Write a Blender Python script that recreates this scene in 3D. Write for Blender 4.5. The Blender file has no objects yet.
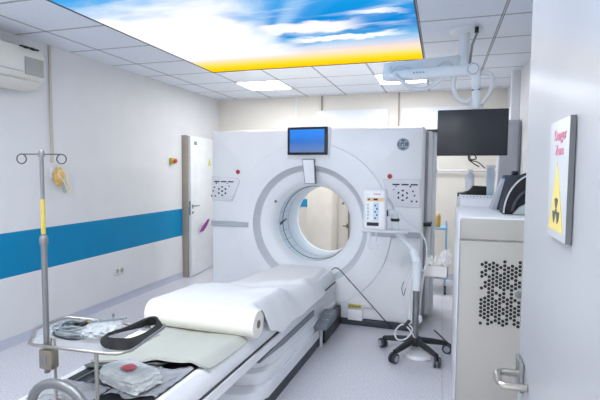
import bpy, bmesh, math, random
from mathutils import Vector, Matrix, noise
random.seed(7)
sc = bpy.context.scene
COL = sc.collection
PI = math.pi

# ------------------------------------------------------------------ materials
def lin(c):
    out = []
    for v in c:
        v = v / 255.0
        out.append(v / 12.92 if v <= 0.04045 else ((v + 0.055) / 1.055) ** 2.4)
    return (*out, 1.0)

def mat(name, rgb, rough=0.5, metal=0.0, var=0.04, scale=6.0, bump=0.0, bscale=60.0, trans=0.0, alpha=1.0, emit=None, estr=0.0, coat=0.0):
    m = bpy.data.materials.new(name); m.use_nodes = True
    nt = m.node_tree; b = nt.nodes['Principled BSDF']
    b.inputs['Roughness'].default_value = rough
    b.inputs['Metallic'].default_value = metal
    b.inputs['Alpha'].default_value = alpha
    b.inputs['Transmission Weight'].default_value = trans
    b.inputs['Coat Weight'].default_value = coat
    c = lin(rgb)
    tc = nt.nodes.new('ShaderNodeTexCoord')
    nz = nt.nodes.new('ShaderNodeTexNoise'); nz.inputs['Scale'].default_value = scale; nz.inputs['Detail'].default_value = 3
    nt.links.new(tc.outputs['Object'], nz.inputs['Vector'])
    rp = nt.nodes.new('ShaderNodeValToRGB')
    rp.color_ramp.elements[0].position = 0.3; rp.color_ramp.elements[1].position = 0.7
    rp.color_ramp.elements[0].color = (*[max(0, v * (1 - var)) for v in c[:3]], 1)
    rp.color_ramp.elements[1].color = (*[min(1, v * (1 + var)) for v in c[:3]], 1)
    nt.links.new(nz.outputs['Fac'], rp.inputs['Fac'])
    nt.links.new(rp.outputs['Color'], b.inputs['Base Color'])
    if bump:
        n2 = nt.nodes.new('ShaderNodeTexNoise'); n2.inputs['Scale'].default_value = bscale
        nt.links.new(tc.outputs['Object'], n2.inputs['Vector'])
        bp = nt.nodes.new('ShaderNodeBump'); bp.inputs['Strength'].default_value = bump; bp.inputs['Distance'].default_value = 0.01
        nt.links.new(n2.outputs['Fac'], bp.inputs['Height']); nt.links.new(bp.outputs['Normal'], b.inputs['Normal'])
    if emit:
        b.inputs['Emission Color'].default_value = lin(emit); b.inputs['Emission Strength'].default_value = estr
    return m

class NB:
    """small node helper"""
    def __init__(s, nt): s.nt = nt
    def n(s, t): return s.nt.nodes.new(t)
    def put(s, v, sock):
        if isinstance(v, (int, float)): sock.default_value = v
        else: s.nt.links.new(v, sock)
    def m(s, op, a, b=0.0, c=0.0, clamp=False):
        x = s.n('ShaderNodeMath'); x.operation = op; x.use_clamp = clamp
        s.put(a, x.inputs[0]); s.put(b, x.inputs[1]); s.put(c, x.inputs[2])
        return x.outputs[0]
    def mix(s, f, a, b):
        x = s.n('ShaderNodeMix'); x.data_type = 'RGBA'
        s.put(f, x.inputs['Factor'])
        for v, k in ((a, 6), (b, 7)):
            if isinstance(v, tuple): x.inputs[k].default_value = v
            else: s.nt.links.new(v, x.inputs[k])
        return x.outputs[2]
    def ramp(s, f, stops):
        r = s.n('ShaderNodeValToRGB'); e = r.color_ramp.elements
        while len(e) < len(stops): e.new(0.5)
        for el, (p, c) in zip(e, stops): el.position = p; el.color = c
        s.nt.links.new(f, r.inputs['Fac']); return r.outputs['Color']
    def smooth(s, v, a, b):
        x = s.n('ShaderNodeMapRange'); x.interpolation_type = 'SMOOTHSTEP'
        s.nt.links.new(v, x.inputs['Value']); x.inputs['From Min'].default_value = a; x.inputs['From Max'].default_value = b
        return x.outputs['Result']
    def xyz(s):
        tc = s.n('ShaderNodeTexCoord'); sp = s.n('ShaderNodeSeparateXYZ')
        s.nt.links.new(tc.outputs['Object'], sp.inputs[0]); return tc.outputs['Object'], sp.outputs[0], sp.outputs[1], sp.outputs[2]

def floor_mat():
    m = bpy.data.materials.new('speckled_vinyl'); m.use_nodes = True; nt = m.node_tree; h = NB(nt); b = nt.nodes['Principled BSDF']
    o, x, y, z = h.xyz()
    def noisy(sc_, d):
        n = h.n('ShaderNodeTexNoise'); n.inputs['Scale'].default_value = sc_; n.inputs['Detail'].default_value = d
        nt.links.new(o, n.inputs['Vector']); return n.outputs['Fac']
    a = h.ramp(noisy(95, 2), [(0.40, lin((200, 199, 207))), (0.56, lin((217, 216, 222))), (0.64, lin((228, 227, 232)))])
    c = h.ramp(noisy(170, 1), [(0.33, lin((186, 182, 198))), (0.42, lin((255, 255, 255)))])
    mx = h.n('ShaderNodeMix'); mx.data_type = 'RGBA'; mx.blend_type = 'MULTIPLY'; mx.inputs['Factor'].default_value = 0.5
    nt.links.new(a, mx.inputs[6]); nt.links.new(c, mx.inputs[7])
    # welded seams of the vinyl sheets
    fx = h.m('FRACT', h.m('DIVIDE', h.m('ADD', x, 2.43), 2.0))
    seam = h.m('LESS_THAN', fx, 0.003)
    col = h.mix(h.m('MULTIPLY', seam, 0.5), mx.outputs[2], lin((140, 140, 150)))
    nt.links.new(col, b.inputs['Base Color']); b.inputs['Roughness'].default_value = 0.28
    return m

def ceiling_mat():
    m = bpy.data.materials.new('ceiling_tiles'); m.use_nodes = True; nt = m.node_tree; h = NB(nt); b = nt.nodes['Principled BSDF']
    o, x, y, z = h.xyz()
    def line(v, off):
        f = h.m('FRACT', h.m('ADD', h.m('DIVIDE', h.m('ADD', v, off), 0.6), 100.0))
        d = h.m('MINIMUM', f, h.m('SUBTRACT', 1.0, f))
        return d
    dx, dy = line(x, -0.33), line(y, 0.0)
    bar = h.m('MAXIMUM', h.m('LESS_THAN', dx, 0.011), h.m('LESS_THAN', dy, 0.011))
    gap = h.m('MAXIMUM', h.m('LESS_THAN', h.m('ABSOLUTE', h.m('SUBTRACT', dx, 0.014)), 0.004), h.m('LESS_THAN', h.m('ABSOLUTE', h.m('SUBTRACT', dy, 0.014)), 0.004))
    n = h.n('ShaderNodeTexNoise'); n.inputs['Scale'].default_value = 120; nt.links.new(o, n.inputs['Vector'])
    tile = h.ramp(n.outputs['Fac'], [(0.35, lin((226, 232, 241))), (0.6, lin((236, 242, 250)))])
    c1 = h.mix(bar, tile, lin((196, 200, 206)))
    c2 = h.mix(gap, c1, lin((95, 99, 108)))
    nt.links.new(c2, b.inputs['Base Color']); b.inputs['Roughness'].default_value = 0.8
    bp = h.n('ShaderNodeBump'); bp.inputs['Strength'].default_value = 0.15; bp.inputs['Distance'].default_value = 0.002
    nt.links.new(n.outputs['Fac'], bp.inputs['Height']); nt.links.new(bp.outputs['Normal'], b.inputs['Normal'])
    return m

def left_wall_mat():
    m = bpy.data.materials.new('painted_wall_with_blue_band'); m.use_nodes = True; nt = m.node_tree; h = NB(nt); b = nt.nodes['Principled BSDF']
    o, x, y, z = h.xyz()
    band = h.m('MULTIPLY', h.m('GREATER_THAN', z, 0.607), h.m('LESS_THAN', z, 0.992))
    n = h.n('ShaderNodeTexNoise'); n.inputs['Scale'].default_value = 3; nt.links.new(o, n.inputs['Vector'])
    base = h.ramp(n.outputs['Fac'], [(0.3, lin((220, 221, 223))), (0.7, lin((224, 225, 227)))])
    blue = h.ramp(n.outputs['Fac'], [(0.3, lin((0, 128, 176))), (0.7, lin((0, 132, 180)))])
    nt.links.new(h.mix(band, base, blue), b.inputs['Base Color']); b.inputs['Roughness'].default_value = 0.5; b.inputs['Specular IOR Level'].default_value = 0.25
    return m

def sky_picture_mat():
    m = bpy.data.materials.new('backlit_sky_print'); m.use_nodes = True; nt = m.node_tree; h = NB(nt)
    nt.nodes.remove(nt.nodes['Principled BSDF']); out = nt.nodes['Material Output']
    o, x, y, z = h.xyz()
    # u across the panel (0 left .. 1 right), v from the near edge (0) to the far edge (1)
    u = h.m('DIVIDE', h.m('SUBTRACT', x, 0.93), 2.4)
    v = h.m('DIVIDE', h.m('ADD', y, 3.0), 3.0)
    def cmb(a, b_, c=0.0):
        k = h.n('ShaderNodeCombineXYZ'); h.put(a, k.inputs[0]); h.put(b_, k.inputs[1]); h.put(c, k.inputs[2]); return k.outputs[0]
    def noisy(vec, s, d=4, dist=0.0):
        n = h.n('ShaderNodeTexNoise'); n.inputs['Scale'].default_value = s; n.inputs['Detail'].default_value = d
        n.inputs['Distortion'].default_value = dist; nt.links.new(vec, n.inputs['Vector']); return n.outputs['Fac']
    sky = h.ramp(v, [(0.0, lin((70, 165, 228))), (0.30, lin((60, 160, 225))), (0.42, lin((20, 145, 218))), (0.60, lin((0, 126, 205))), (0.68, lin((70, 165, 218))),
                     (0.74, lin((170, 190, 222))), (0.80, lin((240, 215, 205))), (0.855, lin((255, 222, 170))), (0.90, lin((255, 218, 90))), (0.94, lin((255, 210, 30))), (1.0, lin((255, 196, 0)))])
    warmless = h.m('SUBTRACT', 1.0, h.smooth(v, 0.78, 0.86))
    wob = noisy(cmb(h.m('MULTIPLY', u, 6.0), h.m('MULTIPLY', v, 9.0)), 1.3, 5, 0.5)
    def band(vc, hw, u0, u1, tilt):
        d = h.m('ABSOLUTE', h.m('SUBTRACT', v, h.m('ADD', h.m('ADD', vc, h.m('MULTIPLY', u, tilt)), h.m('MULTIPLY', h.m('SUBTRACT', wob, 0.5), 0.12))))
        k = h.m('SUBTRACT', 1.0, h.smooth(d, hw * 0.55, hw))
        return h.m('MULTIPLY', h.m('MULTIPLY', k, h.smooth(u, u0, u0 + .1)), h.m('SUBTRACT', 1.0, h.smooth(u, u1 - .12, u1)))
    bands = h.m('MAXIMUM', band(0.555, 0.055, 0.42, 0.86, 0.02), h.m('MAXIMUM', band(0.70, 0.030, 0.50, 0.98, -0.03), band(0.50, 0.020, 0.78, 1.0, 0.0)))
    c1 = h.mix(h.m('MULTIPLY', bands, 0.93), sky, lin((252, 246, 246)))
    # thin veil of streaks
    cl = noisy(cmb(h.m('MULTIPLY', u, 2.0), h.m('MULTIPLY', v, 9.0), 2.0), 1.8, 5, 0.4)
    c1 = h.mix(h.m('MULTIPLY', h.smooth(cl, 0.50, 0.72), h.m('MULTIPLY', warmless, 0.55)), c1, lin((225, 238, 248)))
    # pale hazy left half, bluer towards the near edge
    n3 = noisy(cmb(h.m('MULTIPLY', u, 2.4), h.m('MULTIPLY', v, 5.0), 4.0), 1.6, 5, 0.3)
    edge = h.m('ADD', 0.50, h.m('MULTIPLY', h.m('SUBTRACT', n3, 0.5), 0.30))
    left = h.m('SUBTRACT', 1.0, h.smooth(h.m('SUBTRACT', u, edge), -0.10, 0.07))
    near = h.smooth(h.m('ADD', v, h.m('MULTIPLY', h.m('SUBTRACT', n3, 0.5), 0.35)), 0.20, 0.44)
    c2 = h.mix(h.m('MULTIPLY', h.m('MULTIPLY', left, near), warmless), c1, lin((254, 252, 252)))
    # broad soft rays fanning out of the bright spot
    du = h.m('SUBTRACT', u, 0.36); dv = h.m('SUBTRACT', 0.80, v)
    ang = h.m('ARCTAN2', dv, du)
    rad = h.m('SQRT', h.m('ADD', h.m('MULTIPLY', du, du), h.m('MULTIPLY', dv, dv)))
    ray = noisy(cmb(h.m('MULTIPLY', ang, 2.4), 0.0, 0.7), 1.6, 1)
    rf = h.m('MULTIPLY', h.m('MULTIPLY', h.smooth(ray, 0.40, 0.68), h.m('SUBTRACT', 1.0, h.smooth(rad, 0.25, 0.9))), h.m('MULTIPLY', h.m('MULTIPLY', warmless, h.smooth(du, -0.05, 0.12)), 0.55))
    c3 = h.mix(rf, c2, lin((214, 234, 250)))
    c4 = c3
    e = h.n('ShaderNodeEmission'); nt.links.new(c4, e.inputs['Color']); e.inputs['Strength'].default_value = SKY_STR
    nt.links.new(e.outputs[0], out.inputs['Surface'])
    return m

def screen_mat():
    m = bpy.data.materials.new('blue_screen'); m.use_nodes = True; nt = m.node_tree; h = NB(nt); b = nt.nodes['Principled BSDF']
    o, x, y, z = h.xyz()
    f = h.smooth(z, 1.73, 1.95)
    c = h.ramp(f, [(0.0, lin((80, 110, 160))), (0.45, lin((20, 96, 180))), (1.0, lin((0, 116, 220)))])
    nt.links.new(c, b.inputs['Emission Color']); b.inputs['Emission Strength'].default_value = 0.8
    b.inputs['Base Color'].default_value = (0.01, 0.02, 0.05, 1); b.inputs['Roughness'].default_value = 0.2
    return m

def clear_plastic(name, rgb, alpha):
    return mat(name, rgb, 0.15, 0, 0.05, 20, 0.6, 35, alpha=alpha)

def emit_mat(name, rgb, s):
    m = bpy.data.materials.new(name); m.use_nodes = True; nt = m.node_tree
    nt.nodes.remove(nt.nodes['Principled BSDF']); e = nt.nodes.new('ShaderNodeEmission')
    e.inputs['Color'].default_value = lin(rgb); e.inputs['Strength'].default_value = s
    nt.links.new(e.outputs[0], nt.nodes['Material Output'].inputs['Surface']); return m

SKY_STR = 0.74
LAMP_STR = 16.0
M = dict(
    floor=floor_mat(), ceil=ceiling_mat(), wall_l=left_wall_mat(), sky=sky_picture_mat(), screen=screen_mat(),
    wall_b=mat('cream_wall', (228, 223, 214), 0.6, var=0.015), wall_r=mat('white_wall', (222, 222, 224), 0.5, var=0.015),
    base=mat('grey_vinyl_skirting', (186, 190, 206), 0.4), trim=mat('beige_trim', (198, 192, 180), 0.5),
    jamb=mat('taupe_jamb', (166, 158, 146), 0.5), leaf=mat('white_door_leaf', (226, 230, 234), 0.4), door_near=mat('grey_door_leaf', (160, 163, 169), 0.3, var=0.015),
    gantry=mat('scanner_white', (246, 247, 249), 0.32, var=0.01, coat=0.1), funnel=mat('mouth_white', (247, 248, 250), 0.3, var=0.01),
    ring=mat('scanner_grey', (212, 214, 218), 0.4), tunnel=mat('tunnel_blue_white', (222, 236, 248), 0.2, var=0.02), seam=mat('seam_grey', (164, 168, 178), 0.5),
    dark=mat('dark_grey_plastic', (62, 66, 74), 0.5), black=mat('black_plastic', (22, 23, 26), 0.4), bezel=mat('black_bezel', (16, 20, 30), 0.3),
    panel=mat('panel_white', (236, 236, 240), 0.4), btn=mat('button_black', (40, 42, 50), 0.5), red=mat('red_button', (198, 62, 70), 0.4),
    logo=mat('badge_blue_grey', (104, 116, 134), 0.35), logo_lt=mat('badge_silver', (206, 212, 222), 0.3),
    steel=mat('brushed_steel', (170, 167, 162), 0.30, 0.9, 0.05, 30), steel_d=mat('dull_steel', (140, 142, 144), 0.38, 0.7), gunmetal=mat('dark_wire', (84, 86, 90), 0.4, 0.6),
    yellow=mat('yellow_tape', (196, 178, 84), 0.5), table=mat('table_white', (234, 237, 240), 0.32, var=0.01), kick=mat('table_kick', (66, 70, 78), 0.5),
    rec=mat('shade_and_stripe_grey', (132, 140, 148), 0.45), pad=mat('black_pad', (48, 51, 58), 0.45, 0, 0.2, 12), paper=mat('exam_paper', (238, 238, 239), 0.75, var=0.01, bump=0.06, bscale=25),
    roll=mat('paper_roll_cream', (242, 239, 230), 0.7, var=0.01), blanket=mat('grey_green_cover', (182, 185, 178), 0.7, var=0.03, bump=0.05, bscale=30), blanket_dk=mat('cover_edge', (96, 102, 98), 0.7),
    bag=clear_plastic('clear_plastic', (212, 217, 222), 0.55), wrap=mat('crinkled_wrap', (208, 213, 214), 0.25, 0, 0.12, 22, 0.45, 30), label=mat('red_label', (212, 92, 108), 0.5),
    strap=mat('black_strap', (20, 22, 24), 0.75, 0, 0.2, 60, 0.3, 200), cable_g=mat('grey_cable', (116, 128, 134), 0.45), cable_k=mat('black_cable', (26, 28, 32), 0.45), cable_w=mat('white_cable', (228, 230, 232), 0.45),
    brass=mat('brass', (200, 164, 80), 0.35, 0.8), mask=mat('amber_mask', (226, 186, 104), 0.4, 0, 0.12, 40, 0.4, 50), mask_lt=mat('pale_tubing', (236, 222, 190), 0.4),
    ac=mat('ac_white', (228, 226, 218), 0.4, var=0.01), ac_g=mat('ac_grille', (168, 168, 164), 0.6), blue=mat('trolley_blue', (150, 194, 224), 0.4),
    bottle_y=mat('amber_bottle', (216, 178, 92), 0.35), tissue=mat('white_tissue', (246, 243, 240), 0.8), arm=mat('arm_white', (232, 238, 242), 0.3, var=0.01), screen_k=mat('dark_panel', (50, 52, 58), 0.35, var=0.02),
    cab=mat('cabinet_grey_white', (181, 179, 173), 0.5, var=0.01), cab_w=mat('cabinet_white', (238, 239, 242), 0.45, var=0.01), locker=mat('locker_grey', (186, 189, 200), 0.45),
    teal=mat('dark_slate', (56, 70, 88), 0.6), bagfab=mat('bag_fabric', (34, 36, 40), 0.8, 0, 0.2, 40, 0.2, 150), bag_g=mat('bag_grey', (172, 182, 180), 0.7), bag_l=mat('bag_piping', (214, 218, 220), 0.6),
    sign_y=mat('sign_yellow', (208, 192, 112), 0.45), sign_w=mat('sign_white', (182, 187, 192), 0.35), pink=mat('sign_pink', (206, 142, 164), 0.5), sign_g=mat('sign_grey', (70, 76, 78), 0.5),
    mesh=clear_plastic('fine_clear_tray', (200, 204, 208), 0.22), film=clear_plastic('thin_film', (214, 218, 226), 0.40), legs=mat('charcoal_base', (40, 43, 48), 0.45), barm=mat('bar_grey', (190, 193, 199), 0.4), nickel=mat('nickel', (150, 143, 128), 0.35, 0.75), boxgrey=mat('control_grey', (112, 120, 128), 0.5), edge=mat('frame_grey', (112, 116, 120), 0.4), board=mat('white_board', (232, 234, 240), 0.3, var=0.01), cream2=mat('cream_laminate', (226, 220, 209), 0.45), teal2=mat('blue_band_paint', (0, 138, 186), 0.5),
    lamp=emit_mat('lamp_diffuser', (250, 252, 255), LAMP_STR), purple=mat('purple_sticker', (140, 50, 140), 0.5), green=mat('green_plate', (112, 142, 138), 0.4), ygreen=mat('yellow_green_tag', (206, 206, 40), 0.5),
    lcd=mat('pale_display', (206, 224, 238), 0.3), orange=mat('orange_key', (238, 206, 164), 0.5), gkey=mat('green_key', (170, 206, 184), 0.5), sole=mat('hoop_grey', (122, 126, 128), 0.35, 0.4),
)

# ------------------------------------------------------------------ mesh builder
def basis(d):
    d = d.normalized(); a = Vector((0, 0, 1)) if abs(d.z) < 0.9 else Vector((1, 0, 0))
    u = d.cross(a).normalized(); return u, d.cross(u).normalized()

class MB:
    def __init__(s): s.bm = bmesh.new()
    def box(s, x0, x1, y0, y1, z0, z1, bev=0.0, seg=2, rot=None):
        bm = s.bm
        vs = [bm.verts.new((x, y, z)) for x in (x0, x1) for y in (y0, y1) for z in (z0, z1)]
        fs = [bm.faces.new([vs[i] for i in q]) for q in ((0, 1, 3, 2), (4, 6, 7, 5), (0, 4, 5, 1), (2, 3, 7, 6), (0, 2, 6, 4), (1, 5, 7, 3))]
        geom = vs
        if bev:
            es = list({e for f in fs for e in f.edges})
            r = bmesh.ops.bevel(bm, geom=es, offset=bev, segments=seg, affect='EDGES', profile=0.5)
            geom = list({v for v in r['verts']} | {v for v in vs if v.is_valid})
        if rot:  # (matrix about centre)
            c = Vector(((x0 + x1) / 2, (y0 + y1) / 2, (z0 + z1) / 2))
            bmesh.ops.transform(bm, matrix=Matrix.Translation(c) @ rot @ Matrix.Translation(-c), verts=geom)
        return s
    def tube(s, path, r, n=10, closed=False, caps=True):
        bm = s.bm; P = [Vector(p) for p in path]; k = len(P)
        R = r if isinstance(r, (list, tuple)) else [r] * k
        rings = []; up = None
        for i in range(k):
            if closed: d = P[(i + 1) % k] - P[i - 1]
            else: d = P[min(i + 1, k - 1)] - P[max(i - 1, 0)]
            if d.length < 1e-9: d = Vector((0, 0, 1))
            d.normalize()
            if up is None: up, _ = basis(d)
            up = (up - d * up.dot(d))
            if up.length < 1e-6: up, _ = basis(d)
            up.normalize(); w = d.cross(up)
            rings.append([bm.verts.new(P[i] + R[i] * (math.cos(2 * PI * j / n) * up + math.sin(2 * PI * j / n) * w)) for j in range(n)])
        m = k if closed else k - 1
        for i in range(m):
            a, b = rings[i], rings[(i + 1) % k]
            sh = 0
            if closed and i == k - 1:
                sh = min(range(n), key=lambda q: (b[q].co - a[0].co).length)
            for j in range(n):
                bm.faces.new((a[j], a[(j + 1) % n], b[(j + 1 + sh) % n], b[(j + sh) % n]))
        if caps and not closed:
            bm.faces.new(rings[0][::-1]); bm.faces.new(rings[-1])
        return s
    def cyl(s, p0, p1, r0, r1=None, n=20):
        return s.tube([p0, p1], [r0, r0 if r1 is None else r1], n)
    def lathe(s, prof, c, axis=(0, 0, 1), n=32, closed=False):
        """prof: (radius, offset along axis)"""
        bm = s.bm; ax = Vector(axis).normalized(); u, w = basis(ax); c = Vector(c); rings = []
        for r, t in prof:
            if r < 1e-6: rings.append([bm.verts.new(c + ax * t)])
            else: rings.append([bm.verts.new(c + ax * t + r * (math.cos(2 * PI * j / n) * u + math.sin(2 * PI * j / n) * w)) for j in range(n)])
        prs = list(zip(rings, rings[1:])) + ([(rings[-1], rings[0])] if closed else [])
        for a, b in prs:
            for j in range(n):
                q = [a[j % len(a)], a[(j + 1) % len(a)], b[(j + 1) % len(b)], b[j % len(b)]]
                q2 = []
                for v in q:
                    if v not in q2: q2.append(v)
                if len(q2) >= 3:
                    try: bm.faces.new(q2)
                    except ValueError: pass
        return s
    def prism(s, pts, f, a, b, bev=0.0):
        """pts 2D polygon; f(u,v,t)->xyz; extruded t=a..b"""
        bm = s.bm
        A = [bm.verts.new(f(u, v, a)) for u, v in pts]; B = [bm.verts.new(f(u, v, b)) for u, v in pts]
        fs = [bm.faces.new(A[::-1]), bm.faces.new(B)]
        n = len(pts)
        for i in range(n): fs.append(bm.faces.new((A[i], A[(i + 1) % n], B[(i + 1) % n], B[i])))
        if bev:
            es = list(set(fs[0].edges) | set(fs[1].edges))
            bmesh.ops.bevel(bm, geom=es, offset=bev, segments=2, affect='EDGES', profile=0.5)
        return s
    def grid(s, fn, nu, nv, thick=0.0):
        bm = s.bm
        V = [[bm.verts.new(fn(i / nu, j / nv)) for j in range(nv + 1)] for i in range(nu + 1)]
        fs = [bm.faces.new((V[i][j], V[i + 1][j], V[i + 1][j + 1], V[i][j + 1])) for i in range(nu) for j in range(nv)]
        if thick:
            bmesh.ops.recalc_face_normals(bm, faces=fs)
            bmesh.ops.solidify(bm, geom=fs, thickness=thick)
        return s
    def blob(s, c, r, amp=0.15, freq=6.0, sub=4, seed=0.0, pw=1.0):
        bm = s.bm
        g = bmesh.ops.create_icosphere(bm, subdivisions=sub, radius=1.0)
        for v in g['verts']:
            p = v.co.copy()
            if pw != 1.0: p = Vector([math.copysign(abs(q) ** pw, q) for q in p])
            d = noise.noise(Vector((p.x * freq + seed, p.y * freq, p.z * freq))) * amp + noise.noise(Vector((p.x * freq * 2.3, p.y * freq * 2.3 + seed, p.z * freq * 2.3))) * amp * .5
            p = p * (1 + d)
            v.co = Vector((c[0] + p.x * r[0], c[1] + p.y * r[1], c[2] + p.z * r[2]))
        return s
    def build(s, name, m, parent=None, ang=38, loc=None):
        bm = s.bm
        bmesh.ops.recalc_face_normals(bm, faces=bm.faces)
        for f in bm.faces: f.smooth = True
        for e in bm.edges:
            if len(e.link_faces) == 2 and e.calc_face_angle(0) > math.radians(ang): e.smooth = False
        me = bpy.data.meshes.new(name); bm.to_mesh(me); bm.free()
        me.materials.append(m)
        o = bpy.data.objects.new(name, me); COL.objects.link(o)
        if parent: o.parent = parent
        if loc: o.location = loc
        return o

def tag(o, label, cat, group=None, kind=None):
    o['label'] = label; o['category'] = cat
    if group: o['group'] = group
    if kind: o['kind'] = kind
    return o
def thing(name, loc, label, cat, rz=0.0, group=None):
    o = bpy.data.objects.new(name, None); COL.objects.link(o); o.location = loc; o.rotation_euler = (0, 0, rz); o.empty_display_size = 0.1
    return tag(o, label, cat, group)
def struct(name, mb, m, parent=None):
    o = mb.build(name, m, parent)
    o['kind'] = 'structure'; return o
def sempty(name, loc=(0, 0, 0), rz=0.0):
    o = bpy.data.objects.new(name, None); COL.objects.link(o); o.location = loc; o.rotation_euler = (0, 0, rz); o['kind'] = 'structure'; return o
def spline(pts, k=8, closed=False):
    P = [Vector(p) for p in pts]; n = len(P); out = []
    for i in range(n if closed else n - 1):
        g = lambda q: P[q % n] if closed else P[max(0, min(n - 1, q))]
        a, b, c, d = g(i - 1), g(i), g(i + 1), g(i + 2)
        for j in range(k):
            t = j / k
            out.append(0.5 * ((2 * b) + (c - a) * t + (2 * a - 5 * b + 4 * c - d) * t * t + (3 * b - a - 3 * c + d) * t ** 3))
    if not closed: out.append(P[-1])
    return out
def lerp(a, b, t): return a + (b - a) * t
def interp(tab, t):
    for (a, va), (b, vb) in zip(tab, tab[1:]):
        if t <= b:
            q = max(0.0, (t - a) / (b - a)); q = q * q * (3 - 2 * q)
            return lerp(va, vb, q)
    return tab[-1][1]
RX = lambda a: Matrix.Rotation(a, 4, 'X')
RY = lambda a: Matrix.Rotation(a, 4, 'Y')
RZ = lambda a: Matrix.Rotation(a, 4, 'Z')

def text_into(parent, name, body, size, origin, xdir, updir, m, depth=0.0008, align='CENTER'):
    cu = bpy.data.curves.new(name, 'FONT'); cu.body = body; cu.size = size; cu.align_x = align; cu.align_y = 'CENTER'; cu.extrude = depth
    tmp = bpy.data.objects.new(name + '_c', cu); COL.objects.link(tmp)
    dg = bpy.context.evaluated_depsgraph_get()
    me = bpy.data.meshes.new_from_object(tmp.evaluated_get(dg)); me.name = name
    bpy.data.objects.remove(tmp); bpy.data.curves.remove(cu)
    x = Vector(xdir).normalized(); u = Vector(updir).normalized(); n = x.cross(u)
    R = Matrix((x, u, n)).transposed().to_4x4()
    me.transform(Matrix.Translation(Vector(origin)) @ R)
    me.materials.clear(); me.materials.append(m)
    o = bpy.data.objects.new(name, me); COL.objects.link(o); o.parent = parent
    return o

# ------------------------------------------------------------------ room
H = 2.69; XR = 4.35; YB = 1.93; YF = -5.6
struct('floor', MB().box(-0.1, XR + 0.1, YF, YB + 0.1, -0.08, 0), M['floor'])
# ceiling: four slabs round the light box opening, joined in one mesh
LX0, LX1, LY0, LY1 = 0.93, 3.33, -3.0, 0.0
c = MB()
c.box(-0.1, LX0, YF, YB + .1, H, H + .1); c.box(LX1, XR + .1, YF, YB + .1, H, H + .1)
c.box(LX0, LX1, YF, LY0, H, H + .1); c.box(LX0, LX1, LY1, YB + .1, H, H + .1)
struct('ceiling', c, M['ceil'])
# left wall with a doorway y 0.90..1.75
DY0, DY1, DH = 0.84, 1.72, 2.03
w = MB(); w.box(-0.1, 0, YF, DY0, 0, H); w.box(-0.1, 0, DY1, YB + .1, 0, H); w.box(-0.1, 0, DY0, DY1, DH, H); w.box(-.12, -.1, DY0, DY1, 0, DH)
struct('wall_left', w, M['wall_l'])
struct('wall_back', MB().box(0, XR, YB, YB + .1, 0, H), M['wall_b'])
struct('wall_right', MB().box(XR, XR + .1, YF, YB + .1, 0, H), M['wall_r'])
w = MB(); w.box(-.1, 2.74, -5.03, -4.93, 0, H); w.box(3.745, XR + .1, -5.03, -4.93, 0, H); w.box(2.74, 3.745, -5.03, -4.93, 2.12, H)
struct('wall_front', w, M['wall_r'])
def skirting(x, y0, y1):
    return MB().prism([(0, 0), (0.022, 0), (0.010, 0.022), (0.006, 0.085), (0, 0.085)], lambda u, v, t: (x + u, t, v), y0, y1)
struct('baseboard_left', skirting(0.0, YF, DY0 - .03), M['base'])
struct('baseboard_back', MB().prism([(0, 0), (0.022, 0), (0.010, 0.022), (0.006, 0.085), (0, 0.085)], lambda u, v, t: (t, YB - u, v), 0, XR), M['base'])
struct('baseboard_right', MB().prism([(0, 0), (0.022, 0), (0.010, 0.022), (0.006, 0.085), (0, 0.085)], lambda u, v, t: (XR - u, t, v), YF, YB), M['base'])
struct('trim_1', MB().box(0, 0.018, -1.468, -1.442, 1.60, H, 0.003), M['trim'])
struct('trim_2', MB().box(1.33, 1.352, YB - .012, YB, 0.085, H, 0.003), M['board'])
struct('trim_3', MB().box(1.745, 1.775, YB - .02, YB, 2.462, H, 0.003), M['jamb'])
struct('trim_4', MB().box(2.90, 2.925, YB - .02, YB, 0.085, H, 0.003), M['jamb'])
struct('trim_5', MB().box(4.26, XR, 0.80, 0.93, 0, H, 0.004), M['board'])

# left door: standing a hand's width ajar in a taupe frame
d = sempty('door_1', (0.035, 1.70, 0))
f = MB(); f.box(-.035, .050, -.885, -.86, 0, 2.035, .004); f.box(-.035, .02, .0, .045, 0, 2.05, .004); f.box(-.035, -.02, -.885, .045, 2.012, 2.035, .004)
o = struct('door_frame', f, M['jamb'], d)
lf = MB().box(-.02, .022, -.862, 0, 0.008, 2.028, .004)
bpy.context.view_layer.update()
leaf = struct('door_leaf', lf, M['leaf'], d); leaf.rotation_euler = (0, 0, 0.085)
h_ = MB(); h_.box(.022, .027, -.84, -.80, .99, 1.05, .002); h_.tube([(.027, -.82, 1.03), (.07, -.82, 1.03), (.075, -.81, 1.03), (.075, -.70, 1.028)], .008); h_.cyl((.022, -.82, .935), (.034, -.82, .935), .018)
hd = struct('door_handle', h_, M['steel_d'], leaf)
struct('door_lock', MB().box(-.012, .014, -.8635, -.861, .90, 1.10, .001), M['steel_d'], leaf)
pl = struct('door_number_plate', MB().box(.022, .026, -.76, -.66, 1.905, 1.955, .002), M['green'], leaf)
# yellow tag and purple sticker on the door leaf
t = tag(MB().prism([(-.035, 0), (.035, 0), (0, .13)], lambda u, v, t_: (.148 + t_, 1.345 + u, 1.61 + v), 0, .003).build('warning_tag', M['ygreen']), 'small yellow-green triangular warning tag on the white door beside the scanner', 'sign')
t = tag(MB().prism([(-.02, .12), (.03, .12), (.06, .0), (.05, -.10), (-.04, -.11), (-.05, 0)], lambda u, v, t_: (.150 + t_, 1.19 + u * 1.3 + v * 1.0, .71 + v * .75), 0, .003).build('door_sticker', M['purple']), 'purple slanted sticker low on the ajar white door', 'sticker')

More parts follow.
